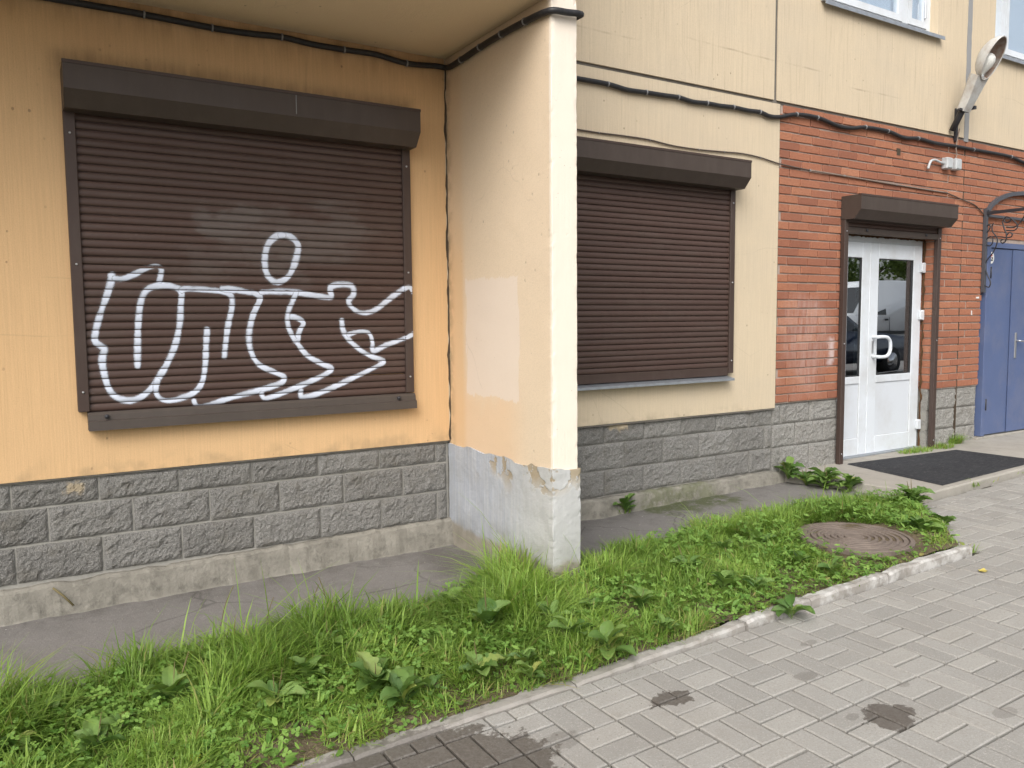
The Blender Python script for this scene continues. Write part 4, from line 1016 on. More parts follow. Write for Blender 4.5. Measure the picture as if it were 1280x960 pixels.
clips2 = [p2[k] for k in (1, 3, 5, 7, 9, 11, 14, 15, 18, 19, 21, 24, 26)]
cable('wall_cable', 'thick black cable clipped along the wall top and round the projecting wall', pts + fz + p2, 0.0175, 'cable', cl + clips2, 0.009)
p3 = []
for k in [(690, 157), (722, 162), (748, 166), (780, 170), (812, 175), (840, 182), (873, 187), (905, 190), (927, 192), (950, 197), (975, 205), (1012, 213), (1055, 220), (1120, 231), (1183, 241), (1206, 251), (1219, 257), (1231, 270)]:
    p = at_y(*k, 4.593); p3.append((p.x, 4.590, p.z))
cable('thin_cable', 'thin brown wire running from above the plain shutter to the iron canopy', p3[:12], 0.006, 'thin_cable', [p3[k] for k in (2, 4, 6, 7, 9)], 0.006)['group'] = 'thin wires'
cable('thin_cable', 'pale conduit across the bricks above the rolled up shutter', p3[11:15], 0.0085, 'thin_cable_grey', [p3[11], p3[12], p3[13]], 0.008)['group'] = 'thin wires'
cable('thin_cable', 'short dark wire dropping to the iron canopy post', p3[14:], 0.006, 'thin_cable', [], 0.006)['group'] = 'thin wires'

# ================================================================== JUNCTION BOXES, LAMP, CANOPY
jroot = empty('junction_box', (8.0, 4.6, 3.06), 'pair of small grey junction boxes with a bent conduit on the bricks', 'junction box')
a = at_y(1186, 204, 4.55); b = at_y(1197, 205.5, 4.55)
for q in (a, b):
    keep(boxes('box', [(q.x - .048, q.x + .048, 4.535, 4.60, q.z - .055, q.z + .055)], 'box_grey', bev=0.008), jroot)
    keep(boxes('lid', [(q.x - .040, q.x + .040, 4.529, 4.535, q.z - .046, q.z + .046)], 'box_grey', bev=0.004), jroot)
cp = [at_y(*k, 4.57) for k in [(1160, 211), (1161.5, 206), (1164, 201), (1169, 200), (1176, 203), (1182, 204)]]
keep(tube('conduit', catmull(cp, 5), 0.012, 'box_grey', None, 8), jroot)
wp = [at_y(*k, 4.57) for k in [(1193, 200), (1196, 194), (1195, 186), (1196, 178), (1198, 168), (1199.5, 161)]]
keep(tube('wire', catmull(wp, 5), 0.006, 'thin_cable_grey', None, 6), jroot)

lamp = empty('street_lamp', (7.99, 4.6, 3.5), 'rusty white street lamp pointing up on a wall bracket', 'street lamp')
LXX = 7.95
b0 = Vector((LXX, 4.475, 3.545)); tip = Vector((LXX, 4.165, 4.135)); ax = (tip - b0).normalized(); sdv = Vector((1, 0, 0)); nn = sdv.cross(ax); nn = -nn if nn.y > 0 else nn  # opening faces the street
keep(tube('pole', [b0 - ax * 0.20, b0 + ax * 0.10], 0.030, 'iron', None, 10), lamp)
keep(boxes('bracket', [(8.03, 8.065, 4.575, 4.599, 3.28, 3.60), (8.03, 8.065, 4.40, 4.574, 3.555, 3.585), (7.86, 8.03, 4.44, 4.47, 3.53, 3.55)], 'iron'), lamp)
# housing: tapered box, 0 .. 0.33 along the axis
V = []; Fc = []
for (t, hw, d0, d1) in ((0.0, 0.055, -0.045, 0.050), (0.12, 0.062, -0.052, 0.052), (0.33, 0.092, -0.072, 0.045)):
    c_ = b0 + ax * t
    for (u, w) in ((-1, d1), (1, d1), (1, d0 * .4), (0.55, d0), (-0.55, d0), (-1, d0 * .4)): V.append(c_ + sdv * hw * u + nn * w)
for i in range(2):
    for k in range(6): q = i * 6 + k; w_ = i * 6 + (k + 1) % 6; Fc.append((q, w_, w_ + 6, q + 6))
Fc.append(tuple(range(6))); Fc.append(tuple(range(12, 18)))
keep(new('housing', V, Fc, 'lamp_paint'), lamp)
def bowl(scale, off, name, mat):
    V = []; Fc = []; NR, NA_ = 7, 28
    cc = b0 + ax * 0.50
    for i in range(NR + 1):
        t = i / NR; rr = math.sin(t * math.pi / 2); dep = math.cos(t * math.pi / 2)
        for k in range(NA_):
            a = 2 * math.pi * k / NA_
            V.append(cc + ax * (0.198 * scale * rr * math.cos(a)) + sdv * (0.120 * scale * rr * math.sin(a)) + nn * (0.052 - 0.145 * scale * dep + off))
    for i in range(NR):
        for k in range(NA_): q = i * NA_ + k; w_ = i * NA_ + (k + 1) % NA_; Fc.append((q, w_, w_ + NA_, q + NA_))
    Fc.append(tuple(range(NA_)))
    return keep(new(name, V, Fc, mat, None, True), lamp)
bowl(1.0, 0, 'shade', 'lamp_paint'); bowl(0.955, 0.004, 'reflector', 'lamp_inside')
rp = []
for k in range(29): a = 2 * math.pi * k / 28; rp.append(b0 + ax * (0.50 + 0.196 * math.cos(a)) + sdv * (0.119 * math.sin(a)) + nn * 0.054)
keep(tube('rim', rp, 0.006, 'lamp_paint', None, 6), lamp)
V = []; Fc = []
prof = [(0.0, 0.024), (0.05, 0.024), (0.07, 0.034), (0.13, 0.060), (0.18, 0.064), (0.215, 0.050), (0.235, 0.022), (0.238, 0.001)]
Pb = [b0 + ax * (0.30 + t) + nn * 0.010 for t, r in prof]
keep(tube('bulb', Pb, [r for t, r in prof], 'bulb', None, 14), lamp)
keep(tube('socket', [b0 + ax * 0.28 + nn * .01, b0 + ax * 0.345 + nn * .01], 0.030, 'box_grey', None, 12), lamp)

can = empty('door_canopy', (8.65, 4.6, 1.79), 'black wrought iron canopy bracket with scrolls beside the blue door', 'canopy')
keep(boxes('post', [(8.632, 8.668, 4.565, 4.598, 1.79, 2.66)], 'iron_grey'), can)
keep(boxes('post', [(10.332, 10.368, 4.565, 4.598, 1.79, 2.66)], 'iron_grey'), can)
arc = [(8.655, 2.62), (8.74, 2.70), (8.86, 2.765), (9.02, 2.815), (9.14, 2.84), (9.32, 2.86), (9.50, 2.865), (9.68, 2.86), (9.86, 2.84), (9.98, 2.815), (10.14, 2.765), (10.26, 2.70), (10.345, 2.62)]
for y in (4.575, 3.72):
    V = []; Fc = []
    for (x, z) in arc:
        V += [(x, y - .02, z - .018), (x, y + .02, z - .018), (x, y + .02, z + .024), (x, y - .02, z + .024)]
    for i in range(len(arc) - 1):
        for k in range(4): q = i * 4 + k; w_ = i * 4 + (k + 1) % 4; Fc.append((q, w_, w_ + 4, q + 4))
    keep(new('arch', V, Fc, 'iron_grey'), can)
    keep(boxes('tie_bar', [(8.67, 10.33, y - .012, y + .012, 2.575, 2.60)], 'iron_grey'), can)
for x in (8.65, 10.35):
    keep(boxes('arm', [(x - .016, x + .016, 3.70, 4.564, 2.595, 2.625)], 'iron'), can)
def spiral(cy, cz, r0, r1, a0, turns, n=22):
    out = []
    for i in range(n + 1):
        t = i / n; a = a0 + turns * 2 * math.pi * t; r = r0 + (r1 - r0) * t; out.append((8.65, cy + r * math.cos(a), cz + r * math.sin(a)))
    return out
SC = [[(1231, 357), (1236, 359), (1238, 353), (1234, 343), (1231, 333), (1234, 325), (1241, 316), (1246, 305), (1246, 297), (1241, 290), (1240, 283), (1242, 279)],
      [(1233, 291), (1236, 288), (1238, 283), (1236, 281), (1233, 284)],
      [(1231, 303), (1235, 297), (1240, 296), (1241, 302), (1238, 307), (1233, 306), (1233, 302)],
      [(1240, 296), (1250, 296), (1258, 297), (1264, 296), (1265, 292), (1261, 291), (1259, 294)],
      [(1253, 276), (1255, 285), (1258, 293), (1257, 301), (1253, 304), (1251, 301), (1254, 299)],
      [(1264, 273), (1262, 277), (1257, 278), (1255, 275), (1258, 271), (1265, 274), (1272, 282), (1268, 288), (1258, 288)],
      [(1258, 284), (1268, 284), (1276, 277), (1282, 268), (1290, 264)]]
for s_ in SC:
    keep(tube('scroll', catmull([at_x(px_, py_, 8.65) for px_, py_ in s_], 5), 0.0065, 'iron', None, 6), can)

# ================================================================== DOOR MAT, MANHOLE
def quad_slab(name, c4, th, mat, n=26):
    V = []; Fc = []
    for i in range(n + 1):
        for j in range(n + 1):
            u, v = i / n, j / n
            x = (c4[0][0] * (1 - u) + c4[1][0] * u) * (1 - v) + (c4[3][0] * (1 - u) + c4[2][0] * u) * v
            y = (c4[0][1] * (1 - u) + c4[1][1] * u) * (1 - v) + (c4[3][1] * (1 - u) + c4[2][1] * u) * v
            e = min(u, 1 - u, v, 1 - v); edge = 0 if e > 0 else 1
            V.append((x + 0.005 * fbm(y * 4, 2) * edge, y + 0.005 * fbm(x * 4, 3) * edge, slab_z(x) + (th if not edge else 0.003) + 0.002 * fbm(x * 3, y * 3, 7)))
    for i in range(n):
        for j in range(n): a = i * (n + 1) + j; Fc.append((a, a + n + 1, a + n + 2, a + 1))
    return new(name, V, Fc, mat)
cm = [at_z(1178, 605.5, 0.215), at_z(1302, 574, 0.235), at_z(1196, 562, 0.225), at_z(1042, 578, 0.21)]
tag(quad_slab('door_mat', [(p.x, min(p.y, 4.56)) for p in cm], 0.012, 'mat'), 'worn black rubber mat on the concrete slab before the white door', 'door mat')

mh = empty('manhole_cover', (4.42, 3.075, 0.10), 'round rusty cast iron manhole cover with concentric rings in the grass', 'manhole cover')
def lathe(name, prof, mat, c=(4.42, 3.075, 0.0), n=72, tilt=(0.0, 0.0)):
    V = []; Fc = []
    for (r, z) in prof:
        for k in range(n):
            a = 2 * math.pi * k / n; V.append((c[0] + r * math.cos(a), c[1] + r * math.sin(a), z))
    for i in range(len(prof) - 1):
        for k in range(n): q = i * n + k; w_ = i * n + (k + 1) % n; Fc.append((q, w_, w_ + n, q + n))
    return keep(new(name, V, Fc, mat, None, False), mh)
zt = 0.176
lathe('frame', [(0.345, 0.06), (0.345, zt - .004), (0.340, zt), (0.318, zt), (0.316, zt - .012), (0.310, zt - .016)], 'iron_cover')
prof = [(0.309, zt - .016), (0.307, zt - .003), (0.29, zt - .003)]
for r_ in (0.265, 0.225, 0.185, 0.145, 0.105, 0.065): prof += [(r_ + .016, zt - .003), (r_ + .013, zt - .015), (r_ - .004, zt - .015), (r_ - .008, zt - .003)]
prof += [(0.03, zt - .003), (0.001, zt - .003)]
lathe('lid', prof, 'iron_cover')

# ================================================================== VEGETATION
def in_verge(x, y):
    if y < verge_bot(x) - 0.01 or y > verge_top(x) + 0.02: return False
    if (x - 4.42) ** 2 + (y - 3.075) ** 2 < 0.365 ** 2: return False
    if 2.34 < x < 2.57 and y > 3.405: return False
    return True
def ground_z(x, y): return verge_z(x, y) if y < verge_top(x) else apron_z(x, y)
nF = lambda x, y, s, o=0.0: fbm(x * s + o, y * s - o, 1.7 + o, 3)

def blades(name, items, mat):
    """items: x,y,z,height,width,yaw,lean,curl,tone,dry -> one mesh of curved tapering blades"""
    it = np.array(items, dtype=np.float64); n = len(it)
    x, y, z, h, w, yaw, lean, curl, tone, dry = it.T
    cx, sx = np.cos(yaw), np.sin(yaw)
    ts = np.array([0.0, 0.35, 0.7, 1.0]); ws = np.array([0.8, 1.0, 0.7, 0.0])
    V = np.zeros((n, 7, 3)); idx = 0
    for k in range(4):
        t = ts[k]; fwd = h * (lean * t + curl * t * t); up = h * (t - 0.38 * np.minimum(1.3, curl + lean) * t * t)
        px = x + cx * fwd; py = y + sx * fwd; pz = z + up
        if k < 3:
            hw = w * ws[k] / 2
            V[:, idx] = np.stack([px - sx * hw, py + cx * hw, pz], 1); V[:, idx + 1] = np.stack([px + sx * hw, py - cx * hw, pz], 1); idx += 2
        else: V[:, idx] = np.stack([px, py, pz], 1)
    base = (np.arange(n) * 7)[:, None]
    quads = np.concatenate([base + np.array([[0, 1, 3, 2]]), base + np.array([[2, 3, 5, 4]])], 0)
    tris = base + np.array([[4, 5, 6]])
    me = bpy.data.meshes.new(name); me.vertices.add(n * 7); me.vertices.foreach_set('co', V.ravel())
    nl = quads.size + tris.size; me.loops.add(nl); me.loops.foreach_set('vertex_index', np.concatenate([quads.ravel(), tris.ravel()]).astype(np.int32))
    npoly = len(quads) + len(tris); me.polygons.add(npoly)
    ls = np.concatenate([np.arange(len(quads)) * 4, len(quads) * 4 + np.arange(len(tris)) * 3]).astype(np.int32)
    me.polygons.foreach_set('loop_start', ls); me.update(calc_edges=True); me.validate()
    me.attributes.new('tone', 'FLOAT', 'POINT').data.foreach_set('value', np.repeat(tone, 7))
    me.attributes.new('dry', 'FLOAT', 'POINT').data.foreach_set('value', np.repeat(dry, 7))
    me.polygons.foreach_set('use_smooth', [True] * npoly); me.materials.append(M[mat])
    return link(bpy.data.objects.new(name, me))
items = []
N = 164000
for i in range(N):
    x = random.uniform(-2.4, 5.88); y = random.uniform(2.60, 3.98)
    if not in_verge(x, y): continue
    tuft = nF(x, y, 2.6); t2 = nF(x, y, 7.0, 4.0)
    b_, e_ = verge_bot(x), verge_top(x); v = (y - b_) / max(.05, e_ - b_)
    dens = 0.70 + 0.6 * min(1, v * 2.2) + 0.75 * tuft + 0.55 * t2
    if v < 0.07: dens *= 0.5
    if random.random() > dens: continue
    tall = 0.062 + 0.055 * min(1, v * 1.5) + 0.075 * tuft + 0.045 * t2
    if v > 0.75 and x < 2.3: tall += 0.018
    if (x - 2.45) ** 2 + (y - 3.38) ** 2 < 0.30 ** 2: tall += 0.025
    if (x - 2.28) ** 2 + (y - 3.70) ** 2 < 0.16 ** 2: tall += 0.05
    if x > 2.6: tall *= 0.84
    h = max(0.03, tall) * random.uniform(0.55, 1.45)
    if t2 > 0.12 and v > 0.35: h *= 1.25 if x < 2.3 else 1.05
    dm = math.hypot(x - 4.42, y - 3.075)
    if dm < 0.75 and y < 3.2: h *= 0.35 + 0.65 * max(0, (dm - .36) / .39)
    if random.random() < 0.012 and v > 0.5: h *= 1.9
    if (x - 4.42) ** 2 + (y - 3.075) ** 2 < 0.44 ** 2: h *= 0.75
    dry = random.uniform(.5, 1.0) if random.random() < 0.035 + 0.10 * max(0, nF(x, y, 1.9, 9)) + (0.12 if v < .12 else 0) else random.uniform(0, 0.14)
    items.append((x, y, ground_z(x, y) - 0.006, h, random.uniform(0.0024, 0.0060) * (1.6 if t2 > 0.05 and random.random() < .5 else 1), nF(x, y, 3.3, 31) * 6 + random.gauss(0, 1.3), abs(random.gauss(0.22, 0.28)), random.uniform(0.05, 1.05), min(1, max(0, 0.5 + 0.7 * nF(x, y, 1.6, 2) + random.gauss(0, 0.27))), dry))
# sprigs along kerb joints, slab edge, by the door and the footing
def sprig(px_, py_, z_, n_, rad, hh):
    p = at_z(px_, py_, z_)
    for _ in range(n_):
        a = random.uniform(0, 6.28); r = rad * math.sqrt(random.random())
        items.append((p.x + r * math.cos(a) * 1.6, p.y + r * math.sin(a) * 0.8, z_ - 0.004, hh * random.uniform(0.5, 1.3), random.uniform(0.003, 0.006), random.uniform(0, 6.28), random.uniform(.1, .6), random.uniform(.1, .8), random.uniform(.2, .9), 1.0 if random.random() < .1 else 0.05))
for a in ((1020, 633, 0.115, 200, 0.10, 0.06), (1075, 628, 0.125, 260, 0.12, 0.06), (1110, 630, 0.13, 200, 0.10, 0.06), (1060, 735, 0.09, 70, 0.07, 0.05), (1030, 745, 0.085, 60, 0.06, 0.05), (1110, 708, 0.10, 60, 0.06, 0.045), (1160, 697, 0.11, 40, 0.06, 0.04), (1200, 690, 0.11, 60, 0.08, 0.06), (880, 790, 0.065, 25, 0.05, 0.03), (823, 812, 0.055, 18, 0.04, 0.025), (1235, 600, 0.17, 50, 0.09, 0.035), (1270, 590, 0.18, 60, 0.08, 0.04), (1215, 607, 0.165, 70, 0.06, 0.07), (1178, 560, 0.222, 260, 0.10, 0.07), (1150, 564, 0.22, 260, 0.11, 0.06), (1135, 566, 0.22, 160, 0.08, 0.05), (1194, 555, 0.222, 300, 0.06, 0.13), (780, 640, 0.105, 70, 0.05, 0.10), (830, 625, 0.115, 130, 0.12, 0.035), (865, 616, 0.125, 120, 0.10, 0.03), (1035, 575, 0.205, 80, 0.03, 0.07), (1022, 583, 0.20, 40, 0.04, 0.05), (700, 850, 0.045, 12, 0.04, 0.02)): sprig(*a)
go_ = blades('grass', items, 'grass'); tag(go_, 'uneven green grass growing along the verge between asphalt and kerb', 'grass', kind='stuff')
# clover and small herbs: three-lobed leaflets
cV, cF, cT, cD = [], [], [], []
def leaflet(c, d, n_, L, W, tone, dry):
    q = len(cV); s = d.cross(n_).normalized()
    for (a, b, up) in ((0, 0, 0), (0.45, -0.5, 0.06), (0.95, -0.28, 0.02), (1.0, 0.0, -0.03), (0.95, 0.28, 0.02), (0.45, 0.5, 0.06)):
        cV.append(c + d * (L * a) + s * (W * b) + n_ * (L * up)); cT.append(tone); cD.append(dry)
    cF.append((q, q + 1, q + 2, q + 3)); cF.append((q, q + 3, q + 4, q + 5))
for i in range(19000):
    x = random.uniform(-1.6, 5.8); y = random.uniform(2.62, 3.9)
    if not in_verge(x, y): continue
    v = (y - verge_bot(x)) / max(.05, verge_top(x) - verge_bot(x))
    k = 0.45 + 0.9 * nF(x, y, 2.2, 12) - 0.35 * max(0, v - .6)
    if random.random() > k: continue
    z = ground_z(x, y) + random.uniform(0.012, 0.075) * (0.5 + min(1, v * 2)); tone = min(1, max(0, random.gauss(.5, .25))); L = random.uniform(0.010, 0.021)
    nrm = Vector((random.gauss(0, .35), random.gauss(0, .35) - .15, 1)).normalized(); a0 = random.uniform(0, 6.28)
    for q in range(3):
        a = a0 + q * 2.094; d = Vector((math.cos(a), math.sin(a), 0)); d = (d - nrm * d.dot(nrm)).normalized(); leaflet(Vector((x, y, z)), d, nrm, L, L * 0.95, tone, 0.0)
for i in range(9000):                       # narrow herb leaves
    x = random.uniform(-1.6, 5.8); y = random.uniform(2.62, 3.9)
    if not in_verge(x, y) or random.random() > 0.5 + 0.8 * nF(x, y, 3.0, 20): continue
    z = ground_z(x, y) + random.uniform(0.01, 0.06); nrm = Vector((random.gauss(0, .5), random.gauss(0, .5), 1)).normalized(); a = random.uniform(0, 6.28)
    d = Vector((math.cos(a), math.sin(a), random.uniform(0.1, 0.7))); d = (d - nrm * d.dot(nrm)).normalized(); L = random.uniform(0.025, 0.055)
    leaflet(Vector((x, y, z)), d, nrm, L, L * random.uniform(.25, .5), random.random(), 1.0 if random.random() < .05 else 0)
co = new('clover', cV, cF, 'clover'); tag(co, 'low clover and small herbs among the grass of the verge', 'clover', kind='stuff')
for nm, dt in (('tone', cT), ('dry', cD)): co.data.attributes.new(nm, 'FLOAT', 'POINT').data.foreach_set('value', dt)

# broad-leaved plantains
def plantain_leaf(kind):
    """leaf along +X, 1 unit long, arched; stalk first"""
    V = []; Fc = []; NL, NW = 16, 6
    for i in range(NL + 1):
        t = i / NL
        if kind == 2: wv = 0.235 * math.sin(math.pi * min(1, t ** 1.15)) ** 0.8 * (1 + 0.26 * math.sin(t * 24)) + 0.014
        else: q_ = max(-1, min(1, (t - 0.61) / 0.39)); wv = max(0.016, (0.265 if kind == 0 else 0.20) * (1 - abs(q_) ** 2.3) ** 0.62)
        if t >= 1: wv = 0.006
        for j in range(NW + 1):
            u = j / NW * 2 - 1
            z = 0.42 * t - 0.50 * t * t + 0.16 * abs(u) * wv / 0.3 + 0.018 * math.sin(t * 15 + u * 3) * abs(u)
            V.append((t * 0.95, u * wv, z))
    for i in range(NL):
        for j in range(NW): a = i * (NW + 1) + j; Fc.append((a, a + NW + 1, a + NW + 2, a + 1))
    me = bpy.data.meshes.new('leaf'); me.from_pydata(V, [], Fc); me.materials.append(M['plantain']); me.polygons.foreach_set('use_smooth', [True] * len(me.polygons)); return me
LM = [plantain_leaf(k) for k in range(3)]
def spike_mesh():
    V, Fc = tube_data([(0, 0, 0), (0.01, 0, 0.5), (0.03, 0.01, 1.0)], [0.010, 0.008, 0.007], 5)
    V, Fc = tube_data([(0.02, 0.005, 0.62), (0.022, .006, 0.75), (0.03, 0.01, 1.0)], [0.018, 0.024, 0.010], 6, V, Fc)
    me = bpy.data.meshes.new('flower_spike'); me.from_pydata([tuple(v) for v in V], [], Fc); me.materials.append(M['stalk']); return me
SPK = spike_mesh()
def plantain(x, y, z, size, nleaf, label, group=None, spikes=0, kind=None, spread=(0.15, 0.85), name='plantain_plant', cat='plant'):
    root = empty(name, (x, y, z), label, cat, group)
    a0 = random.uniform(0, 6.28)
    for k in range(nleaf):
        o = bpy.data.objects.new('leaf', LM[random.choice((0, 0, 1)) if kind is None else (random.choice((2, 2, 1)) if kind == 2 else kind)]); link(o, root)
        s = size * random.uniform(0.65, 1.15); o.scale = (s, s * random.uniform(.85, 1.1), s)
        o.rotation_euler = (random.gauss(0, .2), -random.uniform(*spread), a0 + k * 2.399 + random.gauss(0, .2)); o.location = (0, 0, 0.004 * k)
    for k in range(spikes):
        o = bpy.data.objects.new('flower_spike', SPK); link(o, root); s = size * random.uniform(1.0, 1.6); o.scale = (s * .6, s * .6, s); o.rotation_euler = (random.gauss(0, .2), random.gauss(0, .2), random.uniform(0, 6.28))
    return root
def at_verge(px_, py_, dz=0.03):
    p = at_z(px_, py_, 0.08)
    for _ in range(5): p = at_z(px_, py_, ground_z(p.x, p.y) + dz)
    return p
GL = 'broad-leaved plantain rosette sitting in the grass of the verge'; GG = 'plantains in the verge'
for (px_, py_, s, nl, sp_) in ((120, 940, .10, 8, 1), (215, 880, .11, 7, 2), (245, 835, .12, 7, 1), (345, 885, .13, 9, 2), (265, 905, .08, 6, 0), (60, 905, .10, 6, 0), (180, 790, .09, 5, 0), (345, 800, .11, 6, 1), (410, 815, .11, 7, 2), (385, 850, .10, 6, 0), (470, 868, .12, 9, 1), (505, 880, .11, 8, 0), (540, 865, .09, 7, 0), (600, 845, .11, 8, 1), (610, 790, .12, 7, 1), (655, 830, .09, 6, 0), (690, 780, .12, 8, 1), (715, 800, .11, 7, 0), (740, 765, .11, 7, 1), (665, 850, .08, 7, 0), (760, 815, .10, 7, 0), (800, 760, .10, 6, 1), (830, 790, .08, 6, 0), (905, 735, .09, 6, 0), (945, 735, .08, 6, 1), (905, 690, .09, 5, 0), (1000, 705, .09, 6, 0), (950, 680, .09, 6, 0), (560, 760, .10, 6, 0), (480, 795, .10, 5, 0), (860, 715, .09, 6, 1), (1040, 715, .07, 5, 0), (20, 940, .09, 6, 0), (150, 915, .09, 6, 0)):
    p = at_verge(px_, py_); 
    if in_verge(p.x, p.y): plantain(p.x, p.y, ground_z(p.x, p.y) + 0.022, s * random.uniform(0.85, 1.4), nl + random.randint(0, 4), GL, GG, sp_, random.choice((None, None, None, 2)), (0.2, 1.05))
def single(px_, py_, z_, s, nl, label, sp_=0, kind=None, spread=(0.15, 0.85)):
    p = at_z(px_, py_, z_); plantain(p.x, p.y, z_, s, nl, label, None, sp_, kind, spread)
single(990, 774, 0.07, .13, 11, 'lone plantain growing on the pavers in front of the kerb')
p = at_y(985, 586, 4.50); plantain(p.x, p.y, 0.17, .15, 22, 'leafy dark green weed at the foot of the blocks beside the slab', None, 1, 2, (0.1, 1.1), 'dandelion_plant')
single(1030, 612, 0.125, .16, 26, 'jagged leafy weed along the left edge of the entrance slab', 2, 2)
single(1062, 616, 0.125, .15, 22, 'dark bushy weed where the grass meets the entrance slab', 0, 2)
single(1008, 608, 0.125, .12, 12, 'small weed with brown spikes at the slab edge by the asphalt', 3, 2)
single(1140, 634, 0.14, .15, 22, 'pale green leafy weed at the front corner of the entrance slab', 2, 2)
single(1150, 668, 0.14, .14, 14, 'broad leafy plantain clump right beside the manhole cover', 1)
single(1180, 660, 0.13, .10, 12, 'low plantain at the rounded end of the grass verge', 0)
single(782, 642, 0.10, .15, 12, 'small weed rooted between footing and asphalt under the plain shutter', 0, 2, (0.4, 1.2))
single(1205, 690, 0.108, .06, 6, 'tiny weed on the pavers at the tip of the white kerb', 0)
# tall grass stems with seed heads
for (px_, py_, h_, tl) in ((330, 790, 0.16, 0.05), (385, 775, 0.17, 0.06), (412, 768, 0.20, -0.05), (275, 778, 0.17, 0.07), (415, 790, 0.14, 0.02)):
    p = at_verge(px_, py_)
    q = [(p.x, p.y, p.z - .03), (p.x + tl * .4, p.y, p.z + h_ * .5), (p.x + tl, p.y, p.z + h_)]
    tag(tube('dry_stem', catmull(q, 4), 0.0022, 'stalk', None, 5), 'dry brown stem standing above the grass against the asphalt', 'stem', 'dry stems')
# dandelion flower, fallen leaves
p = at_verge(242, 950, 0.02)
dz = empty('dandelion_flower', (p.x, p.y, p.z - .02), 'single yellow dandelion flower low in the grass', 'flower')
V = []; Fc = []
for k in range(46):
    a = k * 2.399; r = 0.0035 * math.sqrt(k); e = 0.9 - 0.016 * k; d = Vector((math.cos(a), math.sin(a), 0)); t = Vector((-d.y, d.x, 0)); o_ = Vector((0, 0, 0.028)) + d * r * .3; q = len(V)
    V += [o_ - t * .0016, o_ + t * .0016, o_ + d * (0.011 + r * .3) * (1.2 - e * .7) + Vector((0, 0, .011 * e)) + t * .0022, o_ + d * (0.011 + r * .3) * (1.2 - e * .7) + Vector((0, 0, .011 * e)) - t * .0022]; Fc.append((q, q + 1, q + 2, q + 3))
new('petals', V, Fc, 'yellow', dz); tube('stem', [(0, 0, -.01), (0, 0, .03)], .002, 'stalk', dz, 6)
for (px_, py_, lb) in ((1229, 715, 'small yellow fallen leaf on the pavers'),):
    p = at_z(px_, py_, 0.10); z_ = pave_z(p.x) + .006
    V = [(p.x + .045 * math.cos(k * .698) * (1 if k % 2 else .6), p.y + .022 * math.sin(k * .698), z_ + .008 * (k % 2)) for k in range(9)]
    tag(new('fallen_leaf', V, [tuple(range(9))], 'dry_leaf'), lb, 'leaf', None)
# grit and crumbs on the asphalt strip, in the paving joints and along the kerb
GV, GF = [], []
def crumb(x, y, z, r):
    q = len(GV)
    for d in ((1, 0, 0), (-1, 0, 0), (0, 1, 0), (0, -1, 0), (0, 0, 1)): GV.append((x + d[0] * r * random.uniform(.6, 1.2), y + d[1] * r * random.uniform(.6, 1.2), z + (d[2] * r * random.uniform(.4, 1) if d[2] else -.002)))
    for a, b in ((0, 2), (2, 1), (1, 3), (3, 0)): GF.append((q + a, q + b, q + 4))
for i in range(2600):
    x = random.uniform(-1.5, 5.5); y = 4.57 - abs(random.gauss(0, .22)) if random.random() < .6 else random.uniform(3.5, 4.55)
    if 2.33 < x < 2.57 or y < 3.5: continue
    crumb(x, y, apron_z(x, y), random.uniform(.0015, .0045) * (2 if random.random() < .04 else 1))
for i in range(1500):
    x = random.uniform(.4, 6.5); y = random.uniform(1.2, 2.57) if random.random() < .4 else 2.575 - abs(random.gauss(0, .06))
    crumb(x, y, pave_z(x), random.uniform(.0012, .0035))
tag(new('grit', GV, GF, 'footing'), 'fine grit and crumbs scattered on the asphalt and pavers', 'grit', kind='stuff')
# stick on the footing
p = at_y(66, 735, 4.555); q = at_y(92, 757, 4.53)
tag(tube('twig', [p, (p + q) / 2 + Vector((0, 0, .006)), q], 0.006, 'stalk', None, 6), 'dark twig leaning on the concrete footing', 'twig')

# ================================================================== ACROSS THE STREET (seen mirrored in the glass)
M['van_white'] = simple('van_white_paint', (0.84, 0.85, 0.86, 1), 0.3, 0.5, var=0.04, sc=2)
M['car_blue'] = simple('car_dark_blue_paint', (0.018, 0.028, 0.055, 1), 0.18, 0.6, var=0.1, sc=2)
M['car_glass'] = simple('vehicle_glass', (0.012, 0.014, 0.016, 1), 0.05, 0.6, var=0.0)
M['tyre'] = simple('tyre_rubber', (0.02, 0.02, 0.02, 1), 0.85)
M['trim'] = simple('black_trim', (0.03, 0.03, 0.03, 1), 0.6)
M['chrome'] = simple('chrome_trim', (0.6, 0.6, 0.62, 1), 0.15, 0.5, 0.9)
M['bark'] = simple('tree_bark', (0.10, 0.075, 0.055, 1), 0.9, 0.2, sc=9, bump=0.8)
M['tree_leaf'] = leaf_mat('tree_leaves', (0.080, 0.130, 0.036, 1), (0.20, 0.265, 0.080, 1), 0.5, 0.3)
def body(name, prof, halfw, mat, root, tumble=0.0, zt=1.0, bev=0.05):
    """side outline (x, z) extruded over the width with the upper part drawn in"""
    V = []; n = len(prof)
    zmax = max(z for x, z in prof)
    for s in (-1, 1):
        for x, z in prof:
            k = max(0, (z - zt) / max(.01, zmax - zt)); V.append((x, s * (halfw - tumble * k), z))
    Fc = [tuple(range(n)), tuple(range(n, 2 * n))[::-1]] + [(k, n + k, n + (k + 1) % n, (k + 1) % n) for k in range(n)]
    bm = bmesh.new(); vv = [bm.verts.new(v) for v in V]
    for f in Fc: bm.faces.new([vv[i] for i in f])
    bmesh.ops.recalc_face_normals(bm, faces=list(bm.faces))
    bmesh.ops.bevel(bm, geom=[e for e in bm.edges], offset=bev, segments=2, affect='EDGES', clamp_overlap=True)
    return bm_obj(name, bm, mat, root, True)
